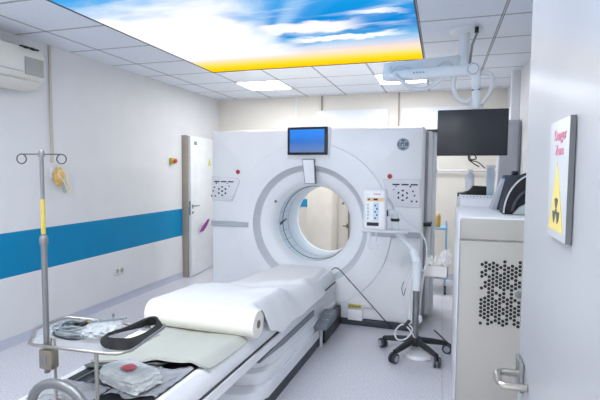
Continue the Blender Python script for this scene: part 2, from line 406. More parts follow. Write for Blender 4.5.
# ------------------------------------------------------------------ ceiling light box and lamps
lb = thing('sky_light_box', (0, 0, H), 'large backlit sky picture set in the tiled ceiling, blue with yellow far edge', 'ceiling light')
b = MB()
for a in ((LX0, LX0 + .010, LY0, LY1), (LX1 - .012, LX1, LY0, LY1), (LX0 + .01, LX1 - .012, LY0, LY0 + .03), (LX0 + .01, LX1 - .012, LY1 - .008, LY1)):
    b.box(a[0], a[1], a[2], a[3], -.006, .03)
b.build('frame', M['dark'], lb)
pic = MB().box(LX0 + .005, LX1 - .006, LY0 + .01, LY1 - .004, .0, .012).build('picture', M['sky'], lb)
def lamp(x, y, label):
    L = thing('ceiling_light', (x, y, H), label, 'ceiling light', group='square lamps in the tiled ceiling')
    b = MB()
    for a in ((-.3, .3, -.3, -.285), (-.3, .3, .285, .3), (-.3, -.285, -.285, .285), (.285, .3, -.285, .285)): b.box(*a, -.012, 0)
    b.build('frame', M['board'], L); MB().box(-.285, .285, -.285, .285, -.009, -.001).build('diffuser', M['lamp'], L)
lamp(1.23, .9, 'square white ceiling lamp just beyond the yellow edge of the sky picture')
lamp(3.03, .9, 'square ceiling lamp partly hidden behind the monitor arm')
lamp(1.23, -3.9, 'added unseen square ceiling lamp nearest the doorway, over the left side')  # near row of lamps is out of view, added to light the scanner front
lamp(2.13, -3.9, 'added unseen square ceiling lamp nearest the doorway, middle one of the near row')
lamp(3.03, -3.9, 'added unseen square ceiling lamp nearest the doorway, over the table side')

# ------------------------------------------------------------------ back wall
def boardthing(x0, x1, label):
    t = thing('wall_board', ((x0 + x1) / 2, YB, 1.80), label, 'board', group='white boards on the back wall')
    hw = (x1 - x0) / 2
    MB().box(-hw, hw, -.03, 0, 0, .65, .004).build('panel', M['board'], t)
    b = MB(); b.box(-hw - .012, -hw, -.034, 0, 0, .65); b.box(hw, hw + .012, -.034, 0, 0, .65); b.box(-hw - .012, hw + .012, -.034, 0, .65, .662); b.build('frame', M['board'], t)
boardthing(1.68, 2.74, 'white wall board on the back wall directly above the scanner screen')
boardthing(2.96, 4.02, 'white wall board on the back wall behind the hanging monitor')
struct('trim_6', MB().box(1.2, 1.62, YB - .012, YB, .985, 1.105), M['teal2'])
cb = thing('cupboard', (1.85, YB - .22, 0), 'tall cream cupboard seen through the scanner bore', 'cupboard')
MB().box(-.19, .19, -.2, .18, .05, 1.95, .004).build('body', M['cream2'], cb)
MB().box(-.185, .185, -.222, -.202, .07, 1.93, .004).build('door', M['cream2'], cb)
MB().box(-.17, .17, -.17, .18, 0, .05).build('plinth', M['dark'], cb)
d3 = sempty('door_3', (2.20, YB - .001, 0))
struct('door_leaf', MB().box(-.22, .0, -.035, 0, .01, 1.95, .003), M['wall_b'], d3)
struct('door_frame', MB().box(-.004, .010, -.05, 0, 0, 1.97), M['edge'], d3)
h_ = MB(); h_.cyl((-.02, -.035, .72), (-.02, -.085, .72), .009); h_.tube([(-.02, -.085, .72), (-.075, -.088, .72)], .007); h_.box(-.028, -.012, -.04, -.035, .68, .75)
struct('door_handle', h_, M['black'], d3)

# ------------------------------------------------------------------ left wall fittings
ac = thing('air_conditioner', (0, -2.24, 2.24), 'white wall air conditioner with grey end grille high on the left wall', 'air conditioner')
L_ = .535
pro = [(0, 0), (.10, -.005), (.175, .03), (.205, .075), (.21, .24), (.185, .31), (.12, .335), (0, .335)]
MB().prism(pro, lambda u, v, t: (u, t, v), -L_, L_, .006).build('body', M['ac'], ac)
MB().box(.2075, .214, L_ - .20, L_ - .012, .085, .232, .003).build('grille', M['ac_g'], ac)
MB().prism([(.055, -.035), (.17, -.02), (.215, .03), (.20, .04), (.16, .0), (.055, -.018)], lambda u, v, t: (u, t, v), -L_ + .03, L_ - .05, .002).build('louvre', M['ac'], ac)
MB().box(.205, .2125, -L_ + .02, L_ - .22, .10, .104).build('seam', M['seam'], ac)
b = MB(); b.box(.165, .206, L_ - .22, L_ - .05, .306, .318); b.blob((.19, L_ - .10, .312), (.02, .035, .012), .3, 3, 2); b.blob((.19, L_ - .17, .312), (.02, .03, .011), .3, 3, 2, 3.)
b.build('intake_slot', M['black'], ac)

hk = thing('wall_hook', (0, -1.455, 1.50), 'small dark wall hook below the beige cable strip', 'hook')
MB().box(0, .012, -.02, .02, -.05, .05, .004).build('plate', M['board'], hk)
MB().tube(spline([(.012, .0, -.01), (.05, .01, -.02), (.062, .02, .0), (.058, .025, .02)], 6), .005, 8).build('prong', M['gunmetal'], hk)
mk = thing('oxygen_mask', (.05, -1.42, 1.44), 'amber breathing mask with pale tubing hanging from the wall hook', 'oxygen mask')
MB().blob((.0, .0, .03), (.035, .05, .085), .25, 3, 4, 1.).build('mask', M['mask'], mk)
MB().tube(spline([(.02, .0, .09), (.035, .05, .06), (.03, .06, -.02), (.035, .085, -.06), (.03, .10, -.11), (.02, .085, -.12), (.03, .05, -.05), (.035, .0, .0), (.03, -.04, .05), (.02, -.01, .09)], 8), .008, 8).build('tubing', M['mask_lt'], mk)
MB().blob((.01, .055, -.075), (.018, .03, .055), .2, 3, 3, 5.).build('bag', M['bag_g'], mk)
MB().tube(spline([(.01, -.01, .09), (.015, -.02, .12), (.01, .02, .12), (.02, .01, .09)], 6), .006, 8).build('strap', M['mask_lt'], mk)

es = thing('emergency_stop', (0, .545, 1.665), 'yellow wall box with red emergency push button near the left door', 'emergency button')
MB().box(0, .05, -.045, .035, -.045, .04, .008).build('box', M['yellow'], es)
MB().lathe([(.0, .05), (.015, .05), (.015, .066), (.03, .068), (.03, .082), (.022, .09), (0, .092)], (0, 0, 0), (1, 0, 0), 20).build('button', M['red'], es)
so = thing('wall_socket', (0, -.54, .375), 'white double power socket low on the left wall under the blue band', 'power socket')
MB().box(0, .012, -.08, .08, -.04, .04, .004).build('plate', M['ac'], so)
for k in (-1, 1):
    MB().lathe([(.03, .0125), (.028, .0145), (.024, .0125), (0, .0125)], (0, k * .038, 0), (1, 0, 0), 20).build('outlet', M['ac_g'], so)

# ------------------------------------------------------------------ CT gantry
TH = -0.035
OX = 2.23
g = thing('ct_scanner', (OX, 0, 0), 'large white scanner gantry with round bore and blue screen on top', 'CT scanner', TH)
CX, CZ = .015, .98
X0, X1, Z0, Z1 = -1.115, 1.143, .06, 1.97
angs = sorted(set([2 * PI * k / 168 for k in range(168)] + [math.atan2(z - CZ, x - CX) % (2 * PI) for x in (X0, X1) for z in (Z0, Z1)]))
def rect_pt(a, ins):
    x0, x1, z0, z1 = X0 + ins, X1 - ins, Z0 + ins, Z1 - ins
    c_, s_ = math.cos(a), math.sin(a); t = 1e9
    if c_ > 1e-9: t = min(t, (x1 - CX) / c_)
    if c_ < -1e-9: t = min(t, (x0 - CX) / c_)
    if s_ > 1e-9: t = min(t, (z1 - CZ) / s_)
    if s_ < -1e-9: t = min(t, (z0 - CZ) / s_)
    return CX + c_ * t, CZ + s_ * t
def circ_pt(a, r): return CX + r * math.cos(a), CZ + r * math.sin(a)
def loops(mb, spec):
    rows = []
    for kind, r, y in spec:
        row = []
        for a in angs:
            x, z = rect_pt(a, r) if kind == 'r' else circ_pt(a, r)
            row.append(mb.bm.verts.new((x, y, z)))
        rows.append(row)
    n = len(angs)
    for A, B in zip(rows, rows[1:]):
        for i in range(n): mb.bm.faces.new((A[i], A[(i + 1) % n], B[(i + 1) % n], B[i]))
    return mb
YFr = -.40
loops(MB(), [('r', 0, -.02), ('r', 0, YFr + .03), ('r', .008, YFr + .01), ('r', .03, YFr), ('c', .852, YFr), ('c', .848, YFr - .012), ('c', .838, YFr - .014), ('c', .632, YFr - .02), ('c', .62, YFr - .016)]).build('front_cover', M['gantry'], g, 30)
loops(MB(), [('c', .62, YFr - .016), ('c', .616, YFr + .0), ('c', .566, YFr + .052), ('c', .562, YFr + .05)]).build('bore_ring', M['ring'], g)
loops(MB(), [('c', .562, YFr + .05), ('c', .556, YFr + .044), ('c', .53, YFr + .05), ('c', .47, YFr + .075), ('c', .435, YFr + .105), ('c', .415, YFr + .15), ('c', .408, YFr + .20)]).build('bore_mouth', M['funnel'], g)
tun = loops(MB(), [('c', .408, YFr + .20), ('c', .40, -.05), ('c', .392, .36)]).build('bore_tunnel', M['tunnel'], g)
for yy in (-.10, .06, .22):
    MB().lathe([(.397, -.003), (.403, -.003), (.403, .003), (.397, .003)], (CX, yy, CZ), (0, 1, 0), 96, True).build('tunnel_seam', M['edge'], tun)
b = MB()
for a in (150, 165, 180, 195, 210, 225): 
    a = math.radians(a); p = lambda y, r: (CX + r * math.cos(a), y, CZ + r * math.sin(a))
    b.tube([p(-.19, .4035), p(.06, .398)], .0018, 6)
b.build('tunnel_seam', M['edge'], tun)
b = MB(); a = math.radians(180); b.box(CX - .408, CX - .396, -.17, .01, .965, .985, .002, rot=RX(.25)); b.build('laser_window', M['dark'], tun)
loops(MB(), [('c', .392, .36), ('c', .388, .365), ('c', .388, .385), ('c', .42, .42), ('c', .55, .50), ('r', .02, .50), ('r', 0, .48), ('r', 0, .0)]).build('rear_cover', M['gantry'], g, 30)
# side covers
for sx, nm in ((-1, 0), (1, 1)):
    b = MB(); xs = sorted((sx * (1.143 if sx > 0 else 1.115), sx * 1.205)); b.box(xs[0], xs[1], -.02, .48, .06, 1.955, .012); b.build('side_cover', M['gantry'], g)
    MB().box(sx * 1.155 - .012, sx * 1.155 + .012, -.10, -.02, .06, 1.94, .003).build('side_gap', M['seam'], g)
b = MB(); b.box(1.205, 1.245, .06, .13, .02, 1.96, .006); b.build('side_post', M['arm'], g)
MB().box(1.145, 1.27, .0, .14, 1.955, 1.972, .002).build('top_bracket', M['black'], g)
MB().box(1.13, 1.215, -.145, .05, .995, 1.03, .004).build('side_latch', M['black'], g)
# skirt
b = MB(); b.box(X0 + .03, X1 - .015, -.42, .44, 0, .062, .004); b.build('base_skirt', M['dark'], g)
# screen
b = MB().box(-.222, .245, YFr - .028, YFr + .02, 1.66, 1.985, .012, 3); b.build('screen_mount', M['gantry'], g)
dp = MB().box(-.197, .222, YFr - .065, YFr - .022, 1.703, 1.983, .006).build('display', M['bezel'], g)
MB().box(-.170, .195, YFr - .0675, YFr - .063, 1.728, 1.957).build('screen', M['screen'], dp)
# tab under the screen
pts = [(-.042, 1.66), (.086, 1.66), (.092, 1.41), (-.022, 1.41)]
pts2 = [(-.036, 1.654), (.080, 1.654), (.086, 1.416), (-.016, 1.416)]
tb = MB().prism(pts, lambda u, v, t: (u, t - (.03 if v > 1.5 else 0), v), YFr - .02, YFr + .03).build('camera_tab', M['edge'], g)
MB().prism(pts2, lambda u, v, t: (u, t - (.03 if v > 1.5 else 0), v), YFr - .024, YFr + .02, .002).build('tab_face', M['gantry'], tb)
# control panels
def cpanel(sx):
    yF = YFr - .004
    if sx > 0: pts = [(.775, 1.468), (1.128, 1.468), (1.128, 1.20), (.865, 1.205), (.83, 1.26)]
    else: pts = [(-1.105, 1.475), (-.80, 1.46), (-.765, 1.43), (-.86, 1.205), (-1.105, 1.21)]
    out = MB().prism(pts, lambda u, v, t: (u, t, v), yF - .008, YFr + .01, .004).build('control_panel', M['ring'], g)
    cx = sum(p[0] for p in pts) / len(pts); cz = sum(p[1] for p in pts) / len(pts)
    ins = [(cx + (u - cx) * .975, cz + (v - cz) * .965) for u, v in pts]
    MB().prism(ins, lambda u, v, t: (u, t, v), yF - .012, yF, .003).build('panel_face', M['panel'], out)
    bx = .985 if sx > 0 else -.955
    y0, y1 = yF - .018, yF - .010
    def rbtn(x, z, w_, h2, m='btn'): MB().box(x - w_ / 2, x + w_ / 2, y0, y1, z - h2 / 2, z + h2 / 2, .001).build('button', M[m], out)
    for k in range(3): rbtn(bx - .085 + k * .085, 1.418, .066, .013)
    rbtn(bx - .02, 1.315, .018, .020)
    for k in range(6):
        a = k * PI / 3 + PI / 2; MB().box(bx - .02 + .046 * math.cos(a) - .011, bx - .02 + .046 * math.cos(a) + .011, y0, y1, 1.315 + .046 * math.sin(a) - .007, 1.315 + .046 * math.sin(a) + .007, .001, rot=RY(-a + PI / 2)).build('button', M['btn'], out)
    s2 = 1 if sx > 0 else -1
    for (dx, dz) in ((.07, .085), (.095, .04), (.11, 0.0), (.085, -.055), (.13, -.055)): rbtn(bx - .02 + s2 * dx, 1.315 + dz, .015, .015)
    for (dx, dz) in ((-.085, .05), (-.065, .08)): rbtn(bx - .02 + s2 * dx, 1.32 + dz, .016, .014, 'seam')
cpanel(1); cpanel(-1)
for x, z in ((.838, 1.495), (-.79, 1.525)):
    MB().lathe([(.023, 0), (.023, .006), (.018, .01), (.016, .02), (.010, .024), (0, .025)], (x, YFr - .002, z), (0, -1, 0), 24).build('emergency_button', M['red'], g)
# side grooves with grey pull bars
for x0, x1, z in ((-1.112, -.655, .957), (.655, 1.14, .935)):
    MB().box(x0, x1, YFr - .022, YFr + .006, z - .029, z + .029, .008).build('pull_bar', M['barm'], g)
    MB().box(x0, x1, YFr - .0235, YFr - .012, z + .018, z + .022).build('bar_seam', M['seam'], g)
# lower break line of the cover panels
b = MB()
b.lathe([(.850, -.012), (.8535, -.012), (.8535, .0), (.850, .0)], (CX, YFr, CZ), (0, -1, 0), 120, True)
b.build('panel_seam', M['seam'], g)
# mouth markers
for x in (-.372, .365):
    b = MB()
    for k in range(4):
        a = k * PI / 4; b.box(x - .016, x + .016, -.349, -.338, 1.213, 1.217, rot=RY(a))
    b.build('alignment_mark', M['edge'], g)
# monogram badge
bd = MB().lathe([(.058, 0), (.058, .006), (.052, .008), (0, .008)], (.957, YFr, 1.80), (0, -1, 0), 36).build('badge', M['logo'], g)
b = MB(); bx, bz, by = .957, 1.80, YFr - .010
def strk(pts, r=.0028): b.tube(spline([(bx + u, by, bz + v) for u, v in pts], 6), r, 6)
b.lathe([(.050, -.001), (.053, -.001), (.053, .002), (.050, .002)], (bx, by, bz), (0, -1, 0), 36, True)
strk([(-.004, .022), (-.016, .028), (-.028, .012), (-.028, -.012), (-.016, -.026), (-.005, -.014), (-.004, .0), (-.016, .0)])
strk([(-.004, 0), (-.004, -.016), (-.001, -.03)])
strk([(.028, .020), (.018, .028), (.008, .018), (.016, .004), (.008, -.01), (.012, -.024), (.024, -.024), (.030, -.012)])
for k in range(4):
    a = k * PI / 2 + PI / 4; c_, s_ = math.cos(a), math.sin(a)
    strk([(.044 * c_ - .014 * s_, .044 * s_ + .014 * c_), (.040 * c_, .040 * s_), (.045 * c_ + .016 * s_, .045 * s_ - .016 * c_)], .0022)
b.build('monogram', M['logo_lt'], bd)
# socket box low on the front
bxx = MB().box(.455, .60, YFr - .06, YFr + .01, .062, .165, .006).build('connector_box', M['gantry'], g)
MB().box(.375, .455, YFr - .05, YFr + .01, .075, .215, .006).build('connector_cover', M['ring'], bxx)
MB().box(.455, .585, YFr - .022, YFr + .005, .178, .208, .002).build('warning_strip', M['yellow'], g)
b = MB()
for k in range(5): b.box(.470 + k * .022, .482 + k * .022, YFr - .0235, YFr - .02, .186, .200)
b.build('warning_print', M['btn'], g)
MB().box(.60, .70, YFr - .020, YFr + .005, .178, .204, .002).build('serial_plate', M['ring'], g)

# ------------------------------------------------------------------ patient table
tb = thing('patient_table', (OX, 0, 0), 'long white patient table with dark side line leading into the scanner', 'patient table', TH)
YN, YT = -3.46, -.47
def rrect(x, y0, y1, r, k=6):
    pts = []
    for cx_, cy_, a0 in ((x - r, y0 + r, -90), (x - .02, y1 - .02, 0), (-x + .02, y1 - .02, 90), (-x + r, y0 + r, 180)):
        rr = r if cy_ < -1 else .02
        for j in range(k + 1):
            a = math.radians(a0 + 90 * j / k); pts.append((cx_ + rr * math.cos(a), cy_ + rr * math.sin(a)))
    return pts
def tier(x, y0, y1, r, z0, z1, bev=.01): return MB().prism(rrect(x, y0, y1, r), lambda u, v, t: (u, v, t), z0, z1, bev)
tier(.345, -2.45, -.45, .20, 0, .085, .003).build('kick_plate', M['kick'], tb)
tier(.350, -2.42, -.46, .20, .083, .165, .012).build('lower_tier', M['table'], tb)
tier(.338, -2.30, -.46, .18, .163, .245, .012).build('middle_tier', M['table'], tb)
tier(.324, -2.22, -.46, .16, .243, .375, .012).build('upper_tier', M['table'], tb)
MB().prism([(-2.32, .345), (-2.20, .355), (-1.19, .355), (-1.19, .308), (-1.9, .314)], lambda u, v, t: (t, u, v), .30, .334, .002).build('recess_shade', M['rec'], tb)  # raised grey strip paints the shadowed recess under the carriage
prof = [(-.31, .35), (.31, .35), (.335, .37), (.338, .425), (.325, .43), (-.325, .43), (-.338, .425), (-.335, .37)]
MB().prism(prof, lambda u, v, t: (u, t, v), YN + .03, YT, .006).build('carriage', M['table'], tb)
MB().box(-.328, .331, YN + .02, YT - .002, .4295, .438).build('side_line', M['dark'], tb)
prof = [(-.322, .438), (.322, .438), (.328, .452), (.312, .515), (.290, .548), (.272, .552), (.262, .545), (.10, .526), (0, .523), (-.10, .526), (-.262, .545), (-.272, .552), (-.290, .548), (-.312, .515), (-.328, .452)]
MB().prism(prof, lambda u, v, t: (u, t, v), YN, YT - .01, .004).build('cradle', M['table'], tb)
MB().grid(lambda u, v: (lerp(-.255, .255, u), lerp(YN + .02, -2.75, v), .532 + .016 * (2 * u - 1) ** 2), 12, 4, .006).build('pad', M['pad'], tb)
b = MB()
for x in (-.2, -.13): b.tube([(x, YN + .05, .549), (x, -2.7, .549)], .004, 6)
b.build('pad_stripe', M['rec'], tb)
cbx = MB().prism([(-1.22, .20), (-1.22, .228), (-.95, .282), (-.88, .282), (-.88, .20)], lambda u, v, t: (t, u, v), .340, .452, .006).build('control_box', M['boxgrey'], tb)
b = MB()
for x, y in ((.385, -1.10), (.425, -1.10), (.385, -1.0), (.425, -1.0)): b.lathe([(.012, 0), (.012, .004), (.006, .006), (0, .006)], (x, y, .282 + (y + .95) * .2), (0, 0, 1), 12)
b.build('foot_button', M['seam'], cbx)
MB().box(.353, .375, -1.09, -1.06, .0, .215, .003).build('bracket', M['ring'], tb)
MB().box(.352, .385, -1.03, -.46, .012, .20, .004).build('box_gap_shade', M['black'], tb)  # black block paints the shade in the gap below the control box
# foot-end hoop handle
hp = [(-.130, YN - .02, .46), (-.127, YN - .05, .56)] + [(.023 + .142 * math.cos(a), YN - .07, .590 + .115 * math.sin(a)) for a in [PI - k * PI / 12 for k in range(13)]] + [(.173, YN - .05, .56), (.175, YN - .02, .46)]
hoop = MB().tube(hp, .019, 14).build('grab_handle', M['sole'], tb); hoop['label'] = 'grey tubular hoop at the foot end'

def loc2w(x, y, z):
    c_, s_ = math.cos(TH), math.sin(TH); return (OX + c_ * x - s_ * y, s_ * x + c_ * y, z)

# ------------------------------------------------------------------ paper roll with the sheet it feeds
RY0, RZ0, RR = -2.43, .632, .080
pr = thing('paper_roll', loc2w(0, RY0, .552), 'thick roll of white examination paper lying across the patient table', 'paper roll', TH + .01)
b = MB(); b.lathe([(.026, -.375), (RR - .004, -.375), (RR, -.371), (RR, .371), (RR - .004, .375), (.026, .375)], (0, 0, RZ0 - .552), (1, 0, 0), 48, True); b.build('roll', M['roll'], pr)
b = MB(); b.lathe([(.0265, -.377), (.022, -.377), (.022, .377), (.0265, .377)], (0, 0, RZ0 - .552), (1, 0, 0), 24, True); b.build('core', M['jamb'], pr)
MB().cyl((-.35, 0, RZ0 - .552), (.35, 0, RZ0 - .552), .0215, n=20).build('core_shadow_fill', M['black'], pr)  # black filler paints the shadow inside the hollow core
def sheet(u, v):
    # u across (0 left .. 1 right), v along (0 at the roll .. 1 at the scanner); coordinates relative to the table frame
    y = lerp(RY0, -.50, v)
    s = 2 * u - 1
    half = interp([(0, .365), (.25, .374), (.7, .368), (1, .30)], v)
    xc = interp([(0, 0), (.5, .0), (1, .02)], v)
    top = interp([(0, RZ0 + RR + .003), (.12, RZ0 + RR - .004), (.26, .69), (.48, .610), (.62, .590), (1, .582)], v)
    dropL = interp([(0, 0.0), (.22, .0), (.45, .03), (.72, .075), (1, .03)], v)
    dropR = interp([(0, 0.0), (.04, .02), (.13, .20), (.22, .25), (.45, .185), (.62, .165), (.85, .16), (1, .11)], v)
    x = xc + half * s; z = top
    e0 = .70
    if s > e0:
        q = (s - e0) / (1 - e0); z -= dropR * q ** 1.5; x -= .008 * q
    if s < -e0:
        q = (-s - e0) / (1 - e0); z -= dropL * q ** 1.6
    wr = min(1, v * 5) * (.35 + .65 * abs(s)) * (1 if s < e0 else .5)
    z += wr * .018 * noise.noise(Vector((s * 1.6 + 3, v * 3.4, 0.3))) + wr * .007 * noise.noise(Vector((s * 4 - v * 6, v * 7 + s * 3, 2.)))
    # one diagonal fold running from the left middle towards the right edge
    dd = (v - .50) - .17 * s
    lip = math.exp(-(dd / .07) ** 2) if dd > 0 else math.exp(-(dd / .018) ** 2)
    z += .034 * lip * max(0, min(1, (s + .85) * 1.2)) * (1 if s < .8 else (1 - s) / .2)
    dd2 = (v - .27) - .22 * (s - .5)
    lip2 = math.exp(-(dd2 / .05) ** 2) if dd2 > 0 else math.exp(-(dd2 / .016) ** 2)
    z += .020 * lip2 * max(0, min(1, s * 2 + .2)) * (1 if s < .8 else (1 - s) / .2)
    return (x, y - RY0, z - .552)
MB().grid(sheet, 60, 90, .0016).build('paper_sheet', M['paper'], pr, 60)

# grey-green cover sheet in front of the roll
def cover(u, v):
    x = lerp(-.27, .318, u); s = u
    yf = interp([(0, -3.06), (.3, -3.02), (.55, -2.96), (.8, -2.98), (.93, -2.94), (1, -2.90)], u)
    y = lerp(yf, -2.44, v)
    z = .556 + .018 * math.exp(-v * 5) + .010 * noise.noise(Vector((u * 4, v * 3, 1.1)))
    z += .022 * math.exp(-v * 9) * interp([(0, .0), (.4, .2), (.6, 1.0), (.85, .8), (1, .3)], u)
    z += .012 * max(0, min(1, (u - .6) / .2))
    if u > .88: z -= .040 * ((u - .88) / .12) ** 1.5
    return loc2w(x, y, z)
bl = thing('table_cover', loc2w(0, -2.8, .55), 'pale grey-green cover sheet lying on the table in front of the paper roll', 'cover sheet')
def rel(fn, root): 
    L0 = root.location
    return lambda u, v: tuple(Vector(fn(u, v)) - L0)
MB().grid(rel(cover, bl), 40, 24, .010).build('upper_layer', M['blanket'], bl, 50)
def cover2(u, v):
    p = Vector(cover(u * .62, v)); p.z -= .016; p.y -= .045 * (1 - v) + .01 * noise.noise(Vector((u * 5, 0, 0))); return p
MB().grid(rel(cover2, bl), 24, 12, .006).build('lower_layer', M['blanket_dk'], bl, 50)

# clear plastic sheet on the pad
def pfilm(u, v):
    x = lerp(.03, .262, u); y = lerp(-3.28, -2.98, v) + .05 * (u - .5) + .02 * math.sin(u * 9)
    z = .556 + .012 * abs(noise.noise(Vector((u * 5, v * 5, 0)))) + .012 * (v > .6) * (v - .6)
    return loc2w(x, y, z)
pf = tag(MB().grid(pfilm, 22, 22, .001).build('plastic_bag', M['film'], None, 20), 'flat empty clear plastic bag lying on the dark table pad', 'plastic bag')
def pfilm2(u, v):
    x = lerp(-.26, .02, u); y = lerp(-3.45, -3.24, v)
    z = .554 + .014 * abs(noise.noise(Vector((u * 6 + 3, v * 5, 4))))
    return loc2w(x, y, z)
tag(MB().grid(pfilm2, 20, 16, .001).build('plastic_bag', M['film'], None, 20), 'crumpled clear plastic bag on the pad beneath the wire tray', 'plastic bag')
# wrapped package with red label
pk = thing('wrapped_package', (2.185, -3.17, .556), 'clear wrapped package with a red label, lying on the table under the tray', 'package', -.30)
def crumple_box(mb, hx, hy, hz, amp, seed):
    g2 = bmesh.ops.create_grid(mb.bm, x_segments=2, y_segments=2, size=.001); bmesh.ops.delete(mb.bm, geom=g2['verts'], context='VERTS')
    mb.blob((0, 0, hz), (hx, hy, hz), amp, 3.2, 5, seed, .42)
    return mb
crumple_box(MB(), .145, .085, .034, .10, 2.).build('wrap', M['wrap'], pk, 25)
MB().grid(lambda u, v: (-.005 + .075 * (u - .5) * (1 - .3 * abs(2 * v - 1)), -.005 + .055 * (v - .5), .0745 + .004 * math.sin(u * 3)), 6, 6, .003).build('label', M['label'], pk)

# ------------------------------------------------------------------ wire tray with post and things on it
TZ = .82
tr = thing('accessory_tray', (2.1, -3.32, .55), 'steel wire tray on posts over the foot end of the table', 'tray')
Lp = lambda x, y, z: (x - 2.1, y + 3.32, z - .55)
rim = [Lp(2.378, -3.18, TZ + .03), Lp(2.379, -3.20, TZ + .022), Lp(2.372, -3.40, TZ), Lp(2.345, -3.445, TZ), Lp(2.30, -3.458, TZ), Lp(1.96, -3.478, TZ), Lp(1.925, -3.468, TZ), Lp(1.805, -3.33, TZ), Lp(1.797, -3.30, TZ), Lp(1.80, -3.17, TZ), Lp(1.82, -3.148, TZ), Lp(2.05, -3.14, TZ), Lp(2.34, -3.15, TZ)]
MB().tube(rim, .0066, 10).build('rim', M['steel'], tr)
b = MB(); 
plate = [(2.36, -3.19), (2.355, -3.40), (2.33, -3.44), (1.965, -3.468), (1.935, -3.462), (1.815, -3.325), (1.812, -3.17), (2.05, -3.153)]
b.prism([(x - 2.1, y + 3.32) for x, y in plate], lambda u, v, t: (u, v, t), TZ - .55 - .012, TZ - .55 - .008); b.build('tray_plate', M['mesh'], tr)
b = MB(); b.cyl(Lp(2.252, -3.458, .555), Lp(2.252, -3.458, TZ), .008); b.build('post', M['steel'], tr)
b = MB(); b.cyl(Lp(2.045, -3.455, .555), Lp(2.045, -3.455, TZ), .006); b.build('post', M['steel'], tr)
MB().tube([Lp(2.252, -3.458, .60), Lp(2.045, -3.455, .60)], .005).build('cross_bar', M['steel'], tr)
# iv pole
PX, PY = 1.999, -3.452
iv = thing('iv_pole', (PX, PY, .70), 'tall thin steel drip pole with two hook loops, clamped to the tray', 'IV pole')
MB().cyl((0, 0, .0), (0, 0, .545), .0115, n=16).build('lower_tube', M['steel_d'], iv)
MB().cyl((0, 0, .53), (0, 0, .893), .0078, n=14).build('upper_tube', M['steel_d'], iv)
MB().cyl((.0005, -.001, .575), (.0005, -.001, .715), .0085, n=14).build('yellow_sleeve', M['yellow'], iv)
MB().lathe([(.0, .532), (.015, .532), (.016, .54), (.016, .56), (.012, .568), (0, .568)], (0, 0, 0), (0, 0, 1), 20).build('collar', M['steel_d'], iv)
MB().lathe([(.0, .885), (.0115, .885), (.0115, .905), (.008, .912), (0, .913)], (0, 0, 0), (0, 0, 1), 16).build('cap', M['steel_d'], iv)
def hook(s):
    p = [(0, 0, .896), (s * .080, 0, .896)] + [(s * (.080 + .0 + .019 * math.sin(k * PI / 8)), 0, .896 - .019 + .019 * math.cos(k * PI / 8)) for k in range(1, 16)]
    return [Vector(q) for q in p]
rz = .30
for s in (-1, 1):
    MB().tube([Matrix.Rotation(rz, 3, 'Z') @ q for q in hook(s)], .0026, 8).build('hook', M['gunmetal'], iv)
cl = MB().box(-.013, .052, -.03, .012, .025, .105, .007).build('clamp', M['nickel'], iv)
MB().tube(spline([(.022, .0, .10), (.022, .0, .135), (.031, .0, .150), (.042, .0, .135), (.042, 0, .10)], 6), .0045, 8).build('clamp_ring', M['steel'], cl)
MB().box(-.006, .030, -.0325, -.029, .045, .085, .002).build('clamp_plate', M['steel_d'], cl)

# coil of cable
cc = thing('cable_coil', (2.03, -3.30, TZ - .005), 'loose coil of grey cable with dark plugs on the left of the tray', 'cable')
pts = []
for k in range(7):
    for j in range(24):
        a = 2 * PI * j / 24; r = .098 - .006 * k + .010 * math.sin(a * 2 + k)
        pts.append((r * 1.30 * math.cos(a) + .012 * math.sin(k * 2.1), r * .80 * math.sin(a) + .008 * math.cos(k * 1.7), .006 + .006 * k + .006 * math.sin(a * 3 + k * 2)))
MB().tube(pts, .0048, 8).build('coil', M['cable_g'], cc)
pts = [(.10 * math.cos(a) * (1 + .1 * math.sin(3 * a)) - .02, .07 * math.sin(a) - .012, .006 + .004 * math.sin(a * 2)) for a in [k * PI / 16 for k in range(40)]]
MB().tube(pts, .0042, 8).build('dark_lead', M['cable_k'], cc)
MB().tube(spline([(.05, .03, .05), (.10, .05, .055), (.15, .06, .06), (.19, .065, .07)], 6), .0048, 8).build('loose_end', M['cable_g'], cc)
for x, y, a in ((.015, .0, .4), (-.01, -.02, -.5), (.03, -.025, 1.2)):
    b = MB(); b.tube([(x - .02 * math.cos(a), y - .02 * math.sin(a), .045), (x + .02 * math.cos(a), y + .02 * math.sin(a), .052)], .007, 10); b.build('plug', M['black'], cc)
MB().tube([(.03, .005, .053), (.04, .01, .056)], .0045, 8).build('plug_tip', M['brass'], cc)
# small steel clip
cp = thing('cable_clip', (2.115, -3.20, TZ), 'small upright metal clip at the back rim of the wire tray', 'clip')
b = MB(); b.tube([(0, 0, -.008), (.002, 0, .03), (.008, .0, .052)], .004, 8); b.tube([(-.012, 0, .02), (.014, 0, .028)], .0035, 8); b.build('body', M['steel'], cp)
MB().blob((.008, 0, .056), (.008, .007, .009), .1, 3, 2).build('tip', M['steel_d'], cp)
# crinkled clear pouch
pch = tag(MB().blob((0, 0, 0), (.078, .085, .026), .18, 3.2, 5, 8., .8).build('plastic_pouch', M['bag'], None, 18), 'crinkled clear plastic pouch between the cable coil and the black strap', 'plastic pouch')
pch.location = (2.13, -3.285, TZ + .018); pch.rotation_euler = (0, 0, .25)
